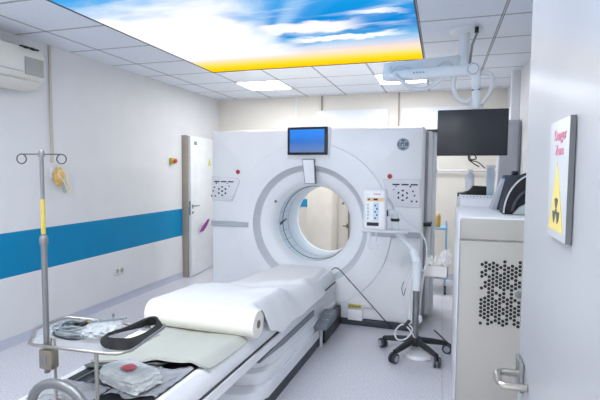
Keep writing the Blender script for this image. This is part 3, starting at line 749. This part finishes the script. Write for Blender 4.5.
# black loop strap : flat band
stp = thing('positioning_strap', (2.265, -3.30, TZ), 'wide black fabric strap lying as a loop on the tray', 'strap')
def band(path, wdt, th, mb):
    P = [Vector(p) for p in path]; n = len(P); bm = mb.bm; rows = []
    for i in range(n):
        d = (P[(i + 1) % n] - P[i - 1]).normalized(); side = Vector((0, 0, 1)); lean = -.75 + .35 * math.sin(i / n * 4 * PI + .8)
        nrm = d.cross(side).normalized(); wv = (side * math.cos(lean) + nrm * math.sin(lean)); nv = d.cross(wv).normalized()
        w_ = wdt * (1 + .15 * math.sin(i / n * 4 * PI))
        rows.append([bm.verts.new(P[i] + wv * (a * w_ / 2) + nv * (b_ * th / 2)) for a, b_ in ((-1, -1), (1, -1), (1, 1), (-1, 1))])
    for i in range(n):
        A, B = rows[i], rows[(i + 1) % n]
        for j in range(4): bm.faces.new((A[j], A[(j + 1) % 4], B[(j + 1) % 4], B[j]))
    return mb
lp = spline([(-0.012, -0.105, 0.022), (0.047, -0.125, 0.028), (0.083, -0.106, 0.025), (0.091, -0.051, 0.018), (0.095, 0.030, 0.017), (0.087, 0.117, 0.023), (0.050, 0.165, 0.028), (0.007, 0.165, 0.024), (-0.027, 0.122, 0.017), (-0.048, 0.052, 0.017), (-0.050, -0.025, 0.025), (-0.043, -0.075, 0.028)], 8, True)
band(lp, .040, .010, MB()).build('loop', M['strap'], stp)
tagged = tag(MB().grid(lambda u, v: (lerp(2.25, 2.325, u), lerp(-3.30, -3.19, v), TZ - .004 + .006 * abs(noise.noise(Vector((u * 4, v * 4, 7))))), 12, 12, .003).build('white_cloth', M['roll'], None, 40), 'folded pale cloth inside the loop of the black strap', 'cloth')

# ------------------------------------------------------------------ thin black rod/cable by the scanner
ck = thing('rigid_cable', (2.50, -.62, .585), 'thin black cable arching from the table end down to the scanner base', 'cable')
def L2(x, y, z): return Vector(loc2w(x, y, z)) - Vector((2.50, -.62, .585))
MB().tube([L2(.30, -.50, .560), L2(.315, -.515, .578)] + spline([L2(.33, -.52, .586), L2(.365, -.525, .585), L2(.40, -.525, .560)], 5) + [L2(.855, -.475, .075)], .0048, 8).build('cable', M['cable_k'], ck)
MB().tube([L2(.855, -.475, .075), L2(.90, -.47, .02)], .0055, 8).build('end_tip', M['black'], ck)

# ------------------------------------------------------------------ ceiling arm with monitor
arm = thing('monitor_boom', (3.68, -.90, H), 'white articulated ceiling arm with hoses carrying the monitor', 'monitor arm')
A0 = Vector((3.68, -.90, H))
def W(*p): return tuple(Vector(p) - A0)
MB().lathe([(0, 0), (.115, 0), (.115, -.02), (.10, -.03), (0, -.03)], (0, 0, 0), (0, 0, 1), 36).build('mount_plate', M['arm'], arm)
b = MB(); b.cyl((0, 0, -.03), (0, 0, -.27), .042, n=24); b.lathe([(.0, -.24), (.056, -.24), (.06, -.25), (.06, -.31), (.05, -.325), (0, -.325)], (0, 0, 0), (0, 0, 1), 28); b.build('column', M['arm'], arm)
b = MB(); b.tube([W(3.775, -.99, 2.655), W(3.735, -.96, 2.55), W(3.72, -.95, 2.40)], .010, 8); b.build('stay', M['steel_d'], arm)
MB().lathe([(0, .0), (.016, 0), (.016, -.045), (0, -.045)], W(3.765, -.985, 2.68), (0, 0, 1), 14).build('stay_joint', M['black'], arm)
# upper beam runs from the column to the elbow, lower beam returns to the monitor pivot
def beam(p, q, w0, w1, h0, h1, mb):
    p, q = Vector(p), Vector(q); d = (q - p).normalized(); s = d.cross(Vector((0, 0, 1))).normalized(); up = s.cross(d)
    n = 12; rows = []
    for t, ww, hh in ((0, w0 * .55, h0 * .6), (.03, w0 * .9, h0 * .92), (.08, w0, h0), (.92, w1, h1), (.97, w1 * .9, h1 * .92), (1, w1 * .55, h1 * .6)):
        row = []
        for j in range(16):
            a = 2 * PI * j / 16; cx_, cz_ = math.cos(a), math.sin(a)
            row.append(mb.bm.verts.new(p.lerp(q, t) + s * ww / 2 * math.copysign(abs(cx_) ** .55, cx_) + up * hh / 2 * math.copysign(abs(cz_) ** .55, cz_)))
        rows.append(row)
    for A_, B_ in zip(rows, rows[1:]):
        for j in range(16): mb.bm.faces.new((A_[j], A_[(j + 1) % 16], B_[(j + 1) % 16], B_[j]))
    mb.bm.faces.new(rows[0][::-1]); mb.bm.faces.new(rows[-1]); return mb
beam(W(3.66, -.90, 2.435), W(3.05, -1.00, 2.40), .10, .085, .105, .075, MB()).build('upper_beam', M['arm'], arm)
beam(W(3.04, -1.02, 2.325), W(3.79, -1.13, 2.315), .09, .10, .085, .095, MB()).build('lower_beam', M['arm'], arm)
b = MB(); b.cyl(W(3.085, -1.005, 2.40), W(3.085, -1.02, 2.325), .040, n=20); b.build('elbow', M['arm'], arm)
b = MB(); b.lathe([(0, -.065), (.040, -.065), (.048, -.055), (.048, .055), (.04, .065), (0, .065)], W(3.735, -1.125, 2.315), (0, 1, 0), 28); b.build('pivot_hub', M['arm'], arm)
MB().lathe([(.036, 0), (.040, 0), (.040, .003), (.036, .003)], W(3.735, -1.191, 2.315), (0, -1, 0), 28, True).build('hub_ring', M['seam'], arm)
b = MB(); b.cyl(W(3.76, -1.15, 2.31), W(3.765, -1.16, 2.02), .030, n=20); b.cyl(W(3.762, -1.152, 2.22), W(3.763, -1.153, 2.20), .037, n=20); b.build('drop_tube', M['arm'], arm)
MB().cyl(W(3.7625, -1.153, 2.165), W(3.763, -1.154, 2.155), .0315, n=20).build('tube_ring', M['dark'], arm)
hz = [[(3.15, -1.08, 2.33), (3.20, -1.10, 2.27), (3.29, -1.11, 2.205), (3.37, -1.12, 2.19), (3.46, -1.12, 2.23), (3.55, -1.12, 2.29), (3.60, -1.12, 2.32)],
      [(3.61, -1.12, 2.29), (3.60, -1.14, 2.20), (3.63, -1.15, 2.11), (3.69, -1.16, 2.07), (3.735, -1.16, 2.10)],
      [(3.80, -1.12, 2.30), (3.865, -1.13, 2.275), (3.88, -1.14, 2.20), (3.85, -1.15, 2.12), (3.80, -1.16, 2.05)]]
for p in hz: MB().tube(spline([W(*q) for q in p], 8), .017, 10).build('hose', M['cable_w'], arm)
for p in ([(3.11, -1.075, 2.345), (3.16, -1.08, 2.385), (3.22, -1.085, 2.38), (3.27, -1.085, 2.36)], [(3.47, -1.09, 2.36), (3.52, -1.09, 2.395), (3.57, -1.09, 2.39), (3.60, -1.09, 2.35)]):
    MB().tube(spline([W(*q) for q in p], 6), .008, 8).build('beam_handle', M['ring'], arm)
b = MB()
for k in range(4): b.box(*[v for v in (W(3.30 + .024 * k, 0, 0)[0] - .007, W(3.30 + .024 * k, 0, 0)[0] + .007, W(0, -1.128, 0)[1], W(0, -1.118, 0)[1], W(0, 0, 2.318)[2], W(0, 0, 2.328)[2])])
b.build('beam_print', M['seam'], arm)
mo = thing('hanging_monitor', (3.74, -1.20, 1.665), 'dark flat monitor hanging from the white ceiling arm', 'monitor')
MB().box(-.25, .25, -.02, .02, 0, .345, .006).build('casing', M['black'], mo)
MB().box(-.245, .245, -.0225, -.018, .008, .338, .001).build('panel', M['screen_k'], mo)
MB().box(-.06, .06, .02, .05, .10, .36, .006).build('mount', M['arm'], mo)
b = MB()
for p in ([(-.02, .01, .0), (-.015, .0, -.03), (.02, .0, -.06), (.06, .0, -.085)], [(-.01, .01, .0), (.0, 0, -.035), (.05, 0, -.05), (.10, 0, -.095)], [(.03, .01, 0), (.035, 0, -.025), (.0, 0, -.03)]):
    MB().tube(spline(p, 6), .0045, 8).build('cable', M['cable_k'], mo)
b.bm.free()

# ------------------------------------------------------------------ contrast injector on five-star stand
HXc, HYc = 3.352, -1.0
inj = thing('contrast_injector', (HXc, HYc, 0), 'white injector on wheeled black star base beside the scanner', 'injector')
I = lambda x, y, z: (x - HXc, y - HYc, z)
b = MB(); b.lathe([(0, .085), (.055, .085), (.06, .10), (.052, .135), (.045, .15), (0, .15)], (0, 0, 0), (0, 0, 1), 28); b.build('hub', M['black'], inj)
for k in range(5):
    a = math.radians(22 + 72 * k); c_, s_ = math.cos(a), math.sin(a)
    lg = MB().tube([(.03 * c_, .03 * s_, .122), (.15 * c_, .15 * s_, .108), (.275 * c_, .275 * s_, .088)], [.028, .026, .020], 10).build('leg', M['legs'], inj)
    cs = MB(); wx, wy = .285 * c_, .285 * s_; ax = Vector((-s_, c_, 0)) if k % 2 else Vector((-s_ * .8 + c_ * .6, c_ * .8 + s_ * .6, 0))
    for t in (-.017, .017):
        cs.lathe([(0, -.009), (.036, -.010), (.042, -.007), (.042, .007), (.036, .010), (0, .010)], Vector((wx, wy, .042)) + ax * t, ax, 20)
    cw = cs.build('caster', M['dark'], lg)
    for t in (-.0275, .0275):
        MB().lathe([(0, 0), (.026, 0), (.026, .003), (0, .003)], Vector((wx, wy, .042)) + ax * t, ax * t, 16).build('hub_cap', M['seam'], lg)
    MB().cyl((wx, wy, .05), (.277 * c_, .277 * s_, .095), .012, n=10).build('fork', M['black'], lg)
b = MB(); b.cyl((0, 0, .14), (0, 0, .62), .027, n=20); b.build('column', M['steel_d'], inj)
b = MB(); b.cyl((0, 0, .55), (0, 0, .80), .034, n=20); b.lathe([(0, .80), (.034, .80), (.028, .82), (0, .825)], (0, 0, 0), (0, 0, 1), 20); b.build('upper_column', M['arm'], inj)
J = I(3.165, -1.0, 1.135)
MB().tube(spline([(0, -.01, .78), I(3.31, -.95, .88), I(3.22, -.98, .99), I(3.17, -1.0, 1.06), J], 8), [.034] * 8 + [.031] * 8 + [.03] * 17, 14).build('arm', M['arm'], inj)
MB().lathe([(.034, -.012), (.037, -.008), (.037, .008), (.034, .012), (0, .012), (0, -.012)], J, (0, 0, 1), 20, True).build('joint_band', M['black'], inj)
MB().tube(spline([(J[0], J[1], J[2] + .01), I(3.16, -1.0, 1.19), I(3.12, -1.03, 1.20), I(3.08, -1.05, 1.20)], 6), .028, 12).build('neck', M['arm'], inj)
MB().tube(spline([I(3.165, -1.0, 1.16), I(3.13, -.99, 1.27), I(3.06, -.985, 1.36)], 6), .010, 8).build('rail_arm', M['ring'], inj)
hd = MB().box(*[v for v in (I(2.915, 0, 0)[0], I(3.105, 0, 0)[0], I(0, -1.13, 0)[1], I(0, -1.02, 0)[1], 1.055, 1.395)], .02, 3).build('injector_head', M['panel'], inj)
yf = I(0, -1.131, 0)[1]
def hp_(x0, x1, z0, z1, m, nm): MB().box(I(x0, 0, 0)[0], I(x1, 0, 0)[0], yf - .004, yf + .003, z0, z1, .0015).build(nm, M[m], hd)
hp_(2.932, 3.088, 1.085, 1.378, 'gantry', 'fascia')
yf -= .004
hp_(2.998, 3.044, 1.135, 1.285, 'lcd', 'display')
hp_(2.948, 3.045, 1.092, 1.120, 'btn', 'dark_bar')
hp_(2.942, 3.085, 1.295, 1.325, 'orange', 'key_strip')
yf -= .003
hp_(3.000, 3.035, 1.303, 1.318, 'btn', 'key'); hp_(2.956, 2.97, 1.303, 1.317, 'btn', 'key')
for k in range(5): hp_(2.950, 2.962, 1.145 + k * .028, 1.16 + k * .028, 'gkey', 'key')
for k in range(5): hp_(3.010 + (k % 2) * .014, 3.022 + (k % 2) * .014, 1.15 + k * .026, 1.163 + k * .026, 'btn', 'key')
hp_(3.0, 3.06, 1.352, 1.357, 'red', 'print'); hp_(2.948, 2.956, 1.345, 1.353, 'gkey', 'lamp')
MB().box(I(2.90, 0, 0)[0], I(3.28, 0, 0)[0], I(0, -1.12, 0)[1], I(0, -.98, 0)[1], 1.035, 1.058, .006).build('head_bracket', M['ring'], inj)
MB().box(I(3.09, 0, 0)[0], I(3.115, 0, 0)[0], I(0, -1.10, 0)[1], I(0, -1.05, 0)[1], 1.17, 1.22, .004).build('side_knob', M['dark'], inj)
b = MB()
for x in (2.97, 3.02): b.tube([I(x, -1.08, 1.04), I(x, -1.08, .94)], .006, 8)
b.tube(spline([I(2.955, -1.08, .935), I(2.96, -1.08, .90), I(2.995, -1.08, .885), I(3.03, -1.08, .90), I(3.035, -1.08, .935)], 6), .007, 8)
b.build('hook_loop', M['cable_w'], inj)
cabs = [[(3.20, -1.05, 1.20), (3.27, -1.02, 1.13), (3.36, -.99, 1.05), (3.42, -.97, .95), (3.425, -.96, .80), (3.40, -.96, .60), (3.38, -.96, .40)],
        [(3.33, -.985, .74), (3.27, -1.01, .60), (3.255, -1.02, .42), (3.29, -1.03, .28), (3.33, -1.03, .22), (3.28, -1.04, .14), (3.21, -1.03, .12), (3.185, -1.02, .18), (3.24, -1.02, .25), (3.30, -1.02, .22), (3.37, -1.02, .13), (3.46, -1.0, .09)],
        [(3.34, -.985, .70), (3.305, -1.02, .58), (3.31, -1.03, .42), (3.30, -1.04, .30)]]
for p in cabs: MB().tube(spline([I(*q) for q in p], 8), .007, 8).build('cable', M['cable_w'], inj)
MB().tube(spline([I(3.25, -1.02, .62), I(3.235, -1.02, .56), I(3.25, -1.02, .50), I(3.265, -1.02, .56)], 5), .004, 6).build('clip', M['steel_d'], inj)
b = MB(); b.tube([I(3.26, -1.04, .235), I(3.305, -1.04, .30)], .014, 10); b.build('connector', M['dark'], inj)
MB().blob(I(3.375, -.98, .30), (.03, .03, .04), .15, 3, 3).build('junction', M['panel'], inj)
bsk = MB(); z0_, z1_ = .635, .735
for a_ in ((3.41, 3.60, -.86, -.70, z0_, z0_ + .006), (3.41, 3.416, -.86, -.70, z0_, z1_), (3.594, 3.60, -.86, -.70, z0_, z1_), (3.41, 3.60, -.86, -.854, z0_, z1_), (3.41, 3.60, -.706, -.70, z0_, z1_)):
    bsk.box(a_[0] - HXc, a_[1] - HXc, a_[2] - HYc, a_[3] - HYc, a_[4], a_[5])
bsk.build('basket', M['tissue'], inj)
MB().tube([I(3.36, -.90, .69), I(3.415, -.83, .69)], .012, 10).build('basket_arm', M['arm'], inj)
dsk = tag(MB().lathe([(0, 0), (.112, 0), (.118, .008), (.105, .03), (.05, .042), (0, .044)], (3.385, -1.03, 0.0), (0, 0, 1), 40).build('foot_switch', M['panel']), 'low round white disc on the floor under the black star base', 'foot switch')

# ------------------------------------------------------------------ blue trolley behind
ct = thing('blue_trolley', (3.50, 1.25, 0), 'light blue two-shelf trolley standing behind the scanner', 'trolley')
MB().box(-.17, .12, -.2, .2, .82, .845, .004).build('top_shelf', M['blue'], ct)
MB().box(-.17, .12, -.2, .2, .22, .245, .004).build('lower_shelf', M['blue'], ct)
for x in (-.155, .105):
    for y in (-.185, .185):
        lg = MB().cyl((x, y, .10), (x, y, .90 if x > 0 else .84), .011, n=12).build('leg', M['blue'], ct)
        b = MB()
        b.lathe([(0, -.014), (.038, -.014), (.044, -.009), (.044, .009), (.038, .014), (0, .014)], (x, y, .044), (1, 0, 0), 18); b.cyl((x, y, .05), (x, y, .115), .013, n=10); b.build('caster', M['dark'], lg)
bt = thing('amber_bottle', (3.495, 1.12, .846), 'yellow amber bottle standing on the trolley top shelf', 'bottle')
MB().lathe([(0, 0), (.034, 0), (.036, .004), (.036, .135), (.033, .145), (0, .145)], (0, 0, 0), (0, 0, 1), 24).build('body', M['bottle_y'], bt)
MB().lathe([(0, .145), (.030, .145), (.030, .172), (.026, .175), (0, .175)], (0, 0, 0), (0, 0, 1), 24).build('cap', M['orange'], bt)
for i, (x, y, z, r_, a, lab) in enumerate(((3.475, -.78, .725, (.055, .045, .075), .3, 'crumpled white paper on the left in the white basket by the scanner'), (3.56, -.79, .765, (.052, .05, .10), -.5, 'tallest crumpled white paper sticking up on the right of the white basket'))):
    o = tag(MB().blob((0, 0, 0), r_, .55, 2.2, 4, 3.1 * i).build('crumpled_paper', M['tissue'], None, 20), lab, 'paper', 'crumpled papers in the white basket')
    o.location = (x, y, z); o.rotation_euler = (.1, .5 * i - .1, a)
tag(MB().tube(spline([(3.50, -.35, .006), (3.57, -.52, .006), (3.63, -.68, .006), (3.70, -.80, .006)], 8), .006, 8).build('floor_cable', M['cable_k']), 'short dark cable on the floor between scanner and cabinet', 'cable')

# ------------------------------------------------------------------ power cabinets
CX0, CX1 = 3.64, 4.33
cab = thing('power_cabinet', (CX0, -2.0, 0), 'tall pale grey cabinet with a honeycomb vent and door lock', 'cabinet')
Wd = CX1 - CX0
MB().box(0, Wd, 0.002, .90, .0, 1.275, .006).build('body', M['cab_w'], cab)
MB().box(.006, Wd, -.022, .004, 1.142, 1.262, .004).build('top_band', M['cab'], cab)
dr = MB().box(.008, Wd, -.022, .004, .02, 1.132, .004).build('door', M['cab'], cab)
b = MB(); r = .0105; random.seed(3)
sxp, szp = .0205, .0236
for i in range(19):
    for j in range(17):
        x = .134 + i * sxp; z = 1.018 - j * szp - (szp / 2 if i % 2 else 0)
        if random.random() < (.45 if (i in (0, 1) or j in (0, 16)) else .13) or z < .635: continue
        if abs(x - .338) < .022 and abs(z - .83) < .03: continue
        vs = [b.bm.verts.new((x + r * math.cos(k * PI / 3), -.0235, z + r * math.sin(k * PI / 3))) for k in range(6)]
        b.bm.faces.new(vs)
        vs2 = [b.bm.verts.new((x + r * math.cos(k * PI / 3), -.0215, z + r * math.sin(k * PI / 3))) for k in range(6)]
        for k in range(6): b.bm.faces.new((vs[k], vs[(k + 1) % 6], vs2[(k + 1) % 6], vs2[k]))
b.build('vent_holes', M['black'], dr)
lk = MB().lathe([(0, 0), (.022, 0), (.022, .006), (.015, .010), (0, .010)], (.338, -.022, .83), (0, -1, 0), 24).build('lock', M['steel_d'], dr)
MB().box(.003, .0075, -.024, .02, .0, 1.25).build('edge_seam', M['seam'], cab)
cab2 = thing('rear_cabinet', (CX0 + .035, -1.09, 0), 'white equipment cabinet with raised rim behind the honeycomb cabinet', 'cabinet')
MB().box(0, Wd - .035, 0, .75, 0, 1.340, .006).build('body', M['cab_w'], cab2)
b = MB(); b.box(-.004, Wd - .035, -.006, .0, 1.33, 1.362); b.box(-.004, .004, 0, .75, 1.33, 1.362); b.build('rim', M['board'], cab2)
b = MB()
for k in range(26): b.box(.02 + k * .025, .03 + k * .025, -.0075, -.005, 1.345, 1.352)
b.build('rim_slots', M['seam'], cab2)
# items on the cabinets
def on(name, loc, label, cat, rz=0): return thing(name, loc, label, cat, rz)
bk = on('black_device', (3.76, -.88, 1.341), 'black angular device lying on the rear cabinet', 'device')
MB().prism([(-.08, 0), (.12, 0), (.12, .085), (.02, .09), (-.01, .04), (-.08, .03)], lambda u, v, t: (u, t, v), -.05, .06, .006).build('body', M['black'], bk)
MB().box(-.10, -.03, -.06, .05, .0, .03, .005).build('foot', M['dark'], bk)
wb = on('white_bottle', (3.765, -.68, 1.341), 'white bottle behind the black device on the rear cabinet', 'bottle')
MB().lathe([(0, 0), (.035, 0), (.037, .01), (.037, .17), (.022, .19), (.02, .20), (0, .20)], (0, 0, 0), (0, 0, 1), 24).build('body', M['board'], wb)
MB().lathe([(0, .20), (.022, .20), (.022, .225), (0, .228)], (0, 0, 0), (0, 0, 1), 18).build('cap', M['ac'], wb)
bb = on('pale_blue_box', (3.93, -.66, 1.341), 'upright pale blue box on the rear cabinet below the monitor', 'box')
MB().box(-.03, .03, -.03, .05, 0, .25, .004).build('carton', M['lcd'], bb)
MB().box(-.032, .032, -.032, .052, .235, .262, .003).build('lid', M['gantry'], bb)
tl = on('slate_box', (3.955, -1.36, 1.276), 'dark slate box standing behind the black bag on the cabinet', 'box')
MB().prism([(-.05, 0), (.10, 0), (.10, .245), (.0, .245)], lambda u, v, t: (u, t, v), -.06, .10, .004).build('body', M['teal'], tl)
MB().prism([(-.085, 0), (-.05, 0), (.0, .22), (-.012, .22)], lambda u, v, t: (u, t, v), -.065, .09, .003).build('grey_flap', M['locker'], tl)
MB().box(.05, .09, -.02, .04, .245, .275, .006).build('catch', M['black'], tl)
bg = on('black_bag', (4.055, -1.68, 1.276), 'black padded bag with grey piping on top of the honeycomb cabinet', 'bag')
def arcp(rx, rz_, y, a0, a1, n=18, cx_=0.05): return [(cx_ + rx * math.cos(math.radians(lerp(a0, a1, k / n))), y, rz_ * math.sin(math.radians(lerp(a0, a1, k / n)))) for k in range(n + 1)]
body = arcp(.20, .268, 0, 0, 180, 20)
MB().prism([(p[0], p[2] + .002) for p in body], lambda u, v, t: (u - .02 * (t > 0) * 0, t, v), -.11, .10, .02).build('body', M['bagfab'], bg, 50)
for y, rx, rz_ in ((-.112, .197, .262),):
    MB().tube(arcp(rx, rz_, y, 45, 178), .005, 8).build('piping', M['bag_l'], bg)
MB().prism([(-.10, 0.002), (.24, 0.002), (.24, .12), (.06, .105), (.0, .085), (-.06, .05)], lambda u, v, t: (u, t, v), -.145, -.105, .012).build('front_pocket', M['bag_g'], bg)
MB().tube(spline([(-.10, -.115, .02), (-.075, -.13, .10), (-.02, -.135, .15), (.06, -.13, .135), (.14, -.13, .15)], 6), .009, 8).build('strap', M['dark'], bg)

# back right corner
lk_ = thing('grey_locker', (4.24, .62, 0), 'tall grey locker in the right back corner behind the bag', 'locker')
MB().box(-.115, .10, .0, .15, .0, 2.12, .006).build('body', M['locker'], lk_)
MB().box(-.112, .08, -.02, .002, .05, 2.11, .004).build('door', M['locker'], lk_)
MB().box(.05, .065, -.035, -.018, 1.0, 1.16, .003).build('handle', M['steel_d'], lk_)
MB().box(.085, .10, -.02, .0, 0.03, 2.1, .003).build('hinge_strip', M['seam'], lk_)
rl = thing('wall_rail', (3.85, YB, 1.565), 'thin white horizontal rail on the back wall below the monitor', 'rail')
MB().tube([(-.385, -.06, .0), (.37, -.06, .0)], .013, 12).build('bar', M['board'], rl)
MB().cyl((-.40, -.06, 0), (-.385, -.06, 0), .028, n=14).build('end_cap', M['dark'], rl)
MB().lathe([(0, -.03), (.025, -.03), (.03, -.02), (.03, .05), (.025, .06), (0, .06)], (.36, -.06, 0), (1, 0, 0), 18).build('knuckle', M['board'], rl)
for x in (-.30, .25): MB().cyl((x, -.06, 0), (x, 0, 0), .009, n=10).build('bracket', M['ring'], rl)

# ------------------------------------------------------------------ near door on the right
d2 = sempty('door_2', (3.70, -3.85, 0))
lf2 = struct('door_leaf', MB().box(0, .042, -.98, 0, .01, 2.08, .002), M['door_near'], d2)
h_ = MB()
hz_ = 1.125
h_.tube([(0, -.045, hz_), (-.034, -.045, hz_)] + spline([(-.040, -.047, hz_), (-.047, -.053, hz_), (-.050, -.063, hz_)], 5) + [(-.050, -.085, hz_)] + spline([(-.050, -.097, hz_), (-.047, -.106, hz_), (-.040, -.11, hz_)], 5) + [(-.002, -.11, hz_)], .0075, 14)
struct('door_handle', h_, M['steel'], lf2)
struct('handle_plate', MB().box(-.008, 0, -.07, -.012, hz_ - .03, hz_ + .03, .002), M['steel_d'], lf2)
sg = thing('radiation_sign', (3.699, -4.157, 1.44), 'white sign with pink text and yellow warning triangle on the near grey door', 'sign')
MB().box(-.006, 0, -.058, .058, 0, .172, .001).build('plate', M['sign_w'], sg)
b = MB(); b.box(-.007, .0, -.0595, -.058, .0, .172); b.build('frame', M['edge'], sg)
MB().prism([(-.040, .012), (.046, .012), (.004, .112)], lambda u, v, t: (t, u, v), -.0068, -.006).build('triangle', M['sign_y'], sg)
b = MB()
for a0 in (90, 210, 330):
    pts = [(.006 * math.cos(math.radians(a0 + q)), .006 * math.sin(math.radians(a0 + q))) for q in (30, -30)] + [(.020 * math.cos(math.radians(a0 + q)), .020 * math.sin(math.radians(a0 + q))) for q in (-30, -10, 10, 30)]
    b.prism(pts, lambda u, v, t: (t, u, v + .040), -.0074, -.0066)
b.lathe([(.0, 0), (.0045, 0), (.0045, .0008), (0, .0008)], (-.0066, 0, .040), (-1, 0, 0), 14)
b.build('trefoil', M['sign_g'], sg)
text_into(sg, 'text', 'Danger', .023, (-.0064, -.006, .150), (0, -1, 0), (0, 0, 1), M['pink'])
text_into(sg, 'text', 'Zone', .021, (-.0064, -.004, .128), (0, -1, 0), (0, 0, 1), M['pink'])

# ------------------------------------------------------------------ world, camera, colour
wd = bpy.data.worlds.new('World'); sc.world = wd; wd.use_nodes = True
wd.node_tree.nodes['Background'].inputs[0].default_value = (0.95, 0.97, 1.0, 1); wd.node_tree.nodes['Background'].inputs[1].default_value = 1.2
cam_d = bpy.data.cameras.new('Camera'); cam = bpy.data.objects.new('Camera', cam_d); COL.objects.link(cam)
cam_d.sensor_width = 36; cam_d.sensor_fit = 'HORIZONTAL'; cam_d.lens = 36 * 456.7065 / 600; cam_d.clip_start = .02
fw = Vector((-0.29545315, 0.9533243, -0.06229131)); rt = Vector((0.95500489, 0.29648637, 0.00784157)); up = Vector((-0.02594408, 0.05717169, 0.99802721))
cam.matrix_world = Matrix((( rt.x, up.x, -fw.x, 3.53276), (rt.y, up.y, -fw.y, -4.89881), (rt.z, up.z, -fw.z, 1.535), (0, 0, 0, 1)))
sc.camera = cam
sc.view_settings.view_transform = 'Standard'; sc.view_settings.look = 'None'; sc.view_settings.gamma = 1.0; sc.view_settings.exposure = 0.66
sc.view_settings.use_curve_mapping = False
